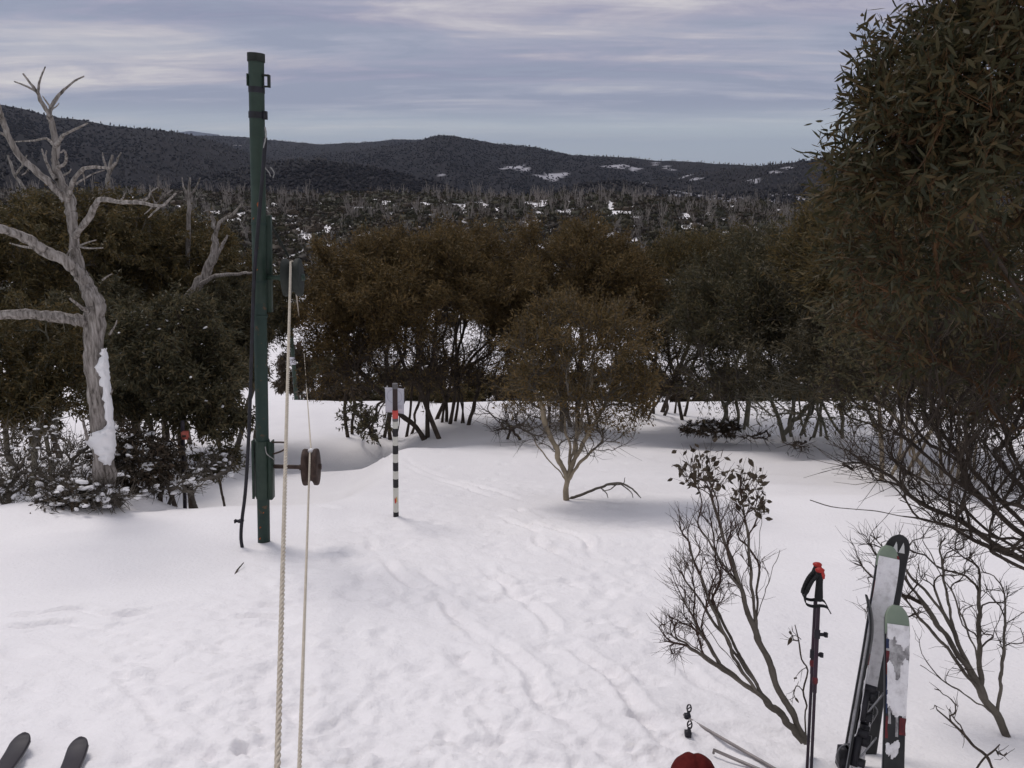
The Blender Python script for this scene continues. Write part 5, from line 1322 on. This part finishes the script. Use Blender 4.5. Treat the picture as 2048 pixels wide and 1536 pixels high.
def ski_poles():
    PUR = material('dark_purple_shaft', c3(.020, .014, .022), .35, var=c3(.045, .02, .035), nscale=8); STRAP = material('black_webbing', c3(.014, .014, .015), .8)
    for k, (t, b, d, lab) in enumerate(((( 1635, 1124), (1613, 1560), 3.1, 'rear of the two standing ski poles, its red knob a little higher'), ((1640, 1135), (1619, 1620), 3.02, 'front standing ski pole with black grip and red knob'))):
        top = at(*t, d); bot = at(*b, d - .33); u = norm(top - bot); root = empty('ski_pole', bot, lab, 'ski pole', 'ski poles planted beside the shrub')
        L = np.linalg.norm(top - bot); R = frame_on(u)
        at_ = lambda s, x=0, y=0: top - u * s + R[:, 0] * x + R[:, 1] * y
        mb = MB(); mb.tube([at_(.16), at_(L * .52)], [.0085, .0085], 12); link('upper_shaft', mb.mesh('upper_shaft', bot), PUR, root)
        mb = MB(); mb.tube([at_(L * .5), at_(L + .25)], [.0068, .0062], 12); link('lower_shaft', mb.mesh('lower_shaft', bot), PUR, root)
        mb = MB(); mb.lathe([(0, .0), (.010, -.001), (.0185, -.006), (.020, -.012), (.016, -.019), (.011, -.024)], 18, R, top); link('knob', mb.mesh('knob', bot), REDP, root)
        lean = -.055 if k == 0 else .0
        P = [at_(.018), at_(.045, lean * .15), at_(.075, lean * .4), at_(.11, lean * .75), at_(.145, lean)]
        mb = MB(); mb.tube(spline(P, 4), np.interp(np.linspace(0, 1, 17), [0, .2, .45, .7, .9, 1], [.014, .016, .0145, .0165, .018, .013]), 12); g = link('grip', mb.mesh('grip', bot), STRAP, root)
        mb = MB(); mb.tube([at_(.022, .004), at_(.034, .008), at_(.048, .01)], [.015, .0155, .012], 12); link('red_collar', mb.mesh('red_collar', bot), REDP, g)
        # strap loop
        mb = MB(); pts = spline([at_(.03, -.01, -.01), at_(.07, -.045, -.015), at_(.12, -.065, -.015), at_(.155, -.06, -.015), at_(.165, -.03, -.015), at_(.16, .0, -.018), at_(.165, .03, -.015), at_(.19, .05, -.012)], 5)
        for a, c in zip(pts[:-1], pts[1:]):
            v = norm(c - a); n_ = norm(np.cross(v, [0, 1, .2])); mb.box((a + c) / 2, (np.linalg.norm(c - a) * 1.15, .016, .004), np.stack([v, norm(np.cross(n_, v)), n_], 1))
        link('strap', mb.mesh('strap', bot, False), STRAP, root)
        for s, col in ((.285 if k else .40, PUR), ):
            mb = MB(); mb.tube([at_(s - .018), at_(s + .018)], [.0125, .0125], 12); lk = link('clamp', mb.mesh('clamp', bot), BLACK, root)
            mb = MB(); mb.box(at_(s, .02, -.004), (.03, .014, .012), R); mb.box(at_(s, .036, -.004), (.012, .018, .02), R); link('clamp_lever', mb.mesh('clamp_lever', bot, False), BLACK, lk)
        mb = MB(); s = L * .47; mb.tube([at_(s - .014), at_(s - .006), at_(s + .006), at_(s + .014)], [.0095, .0118, .0118, .0095], 12); link('ferrule', mb.mesh('ferrule', bot), REDG, root)
    # poles lying in the snow
    ALU = material('grey_aluminium_shaft', c3(.20, .18, .175), .4, var=c3(.28, .25, .24), metal=.4, nscale=10)
    for k, (a, b, c, lab) in enumerate((((1384, 1449), (1570, 1565), (1375, 1440), 'grey ski pole lying in the snow, the upper of two'), ((1427, 1507), (1520, 1555), (1376, 1474), 'grey ski pole lying in the snow, the lower of two, half buried'))):
        A_ = onground(*a) + [0, 0, .02]; r = ray(*b); bx, by = px2ground_xy(*b); B_ = np.array([bx, by, gz(bx, by) + .03]); cc = onground(*c) + [0, 0, .025]
        root = empty('ski_pole', cc, lab, 'ski pole', 'ski poles lying in the snow')
        v = norm(B_ - A_)
        st = A_ if k else cc - v * .03
        mb = MB(); mb.tube([st + [0, 0, -.008 if k == 0 else -.02], A_, A_ + v * .15, B_ + v * .3], [.006, .0075, .008, .0085], 10); link('shaft', mb.mesh('shaft', cc), ALU, root)
        mb = MB(); mb.box(cc + [-.005, -.012, .0], (.03, .026, .034)); mb.box(cc + [.006, .008, .006], (.012, .03, .012)); mb.tube([cc + [-.02, -.02, -.01], cc + [.0, -.02, -.025]], [.008, .006], 7); link('clip', mb.mesh('clip', cc, False), BLACK, root)
        mb = MB(); an = np.arange(15) / 14 * 6.283; mb.tube(cc + np.stack([.012 + .011 * np.cos(an), .03 + .004 * np.sin(an), .02 + .02 * np.sin(an)], 1), .0038, 6, False); link('ring', mb.mesh('ring', cc), BLACK, root)
        mb = MB(); mb.tube([cc + [.0, .028, .012], cc + [.022, .03, .03]], [.003, .003], 5); link('ring_bar', mb.mesh('ring_bar', cc), BLACK, root)
    # dark red fabric
    RF = material('dark_red_fabric', c3(.075, .010, .010), .95, var=c3(.11, .016, .014), nscale=30, bump=.002, bscale=260, spec=.1)
    c = onground(1386, 1560); c[2] += .0; V0, f0 = ICO; import bmesh
    bm = bmesh.new(); bmesh.ops.create_uvsphere(bm, u_segments=36, v_segments=20, radius=1); V = np.array([v.co[:] for v in bm.verts]); fl = {}
    for q in bm.faces: fl.setdefault(len(q.verts), []).append([v.index for v in q.verts])
    bm.free()
    cre = np.exp(-((V[:, 0] - .12) / .16) ** 2) * np.clip(V[:, 2], 0, 1)
    V = V * [.095, .10, .12]; V[:, 2] -= cre * .016; V[:, 0] *= 1 + .12 * np.sin(V[:, 2] * 30); V *= (1 + .05 * fbm(V[:, :1] * 20, V[:, 1:2] * 20 + V[:, 2:] * 13, 3, 3))
    mb = MB(); mb.add(V + c, [np.array(q) for q in fl.values()]); tag(link('fabric_bundle', mb.mesh('fabric_bundle', c), RF, loc=c), 'dark red fabric bundle with two rounded lobes at the bottom edge', 'fabric')
    # a small dark twig poking from the snow left of the ropes
    p = onground(478, 1140); o = empty('buried_twig', p, 'tip of a buried dark stick poking from the snow below the hose', 'twig')
    add_branch(o, [onground(468, 1150) + [0, 0, -.01], onground(478, 1141) + [0, 0, .02], onground(488, 1132) + [0, 0, .03]], .008, .004, BARKD, 'stick')


ski_poles()

# ------------------------------------------------------------------ thin mountain haze
def haze():
    mb = MB(); mb.box((0, 13900, 125), (60000, 28400, 1350)); o = link('haze', mb.mesh('haze', sm=False)); o['kind'] = 'stuff'; o['label'] = 'thin bluish mountain haze'
    m = bpy.data.materials.new('haze'); m.use_nodes = True; N = m.node_tree.nodes; N.clear(); out = N.new('ShaderNodeOutputMaterial'); v = N.new('ShaderNodeVolumePrincipled')
    v.inputs['Color'].default_value = c3(.66, .76, .98); v.inputs['Density'].default_value = 4.2e-5
    m.node_tree.links.new(v.outputs[0], out.inputs['Volume']); o.data.materials.append(m)


haze()
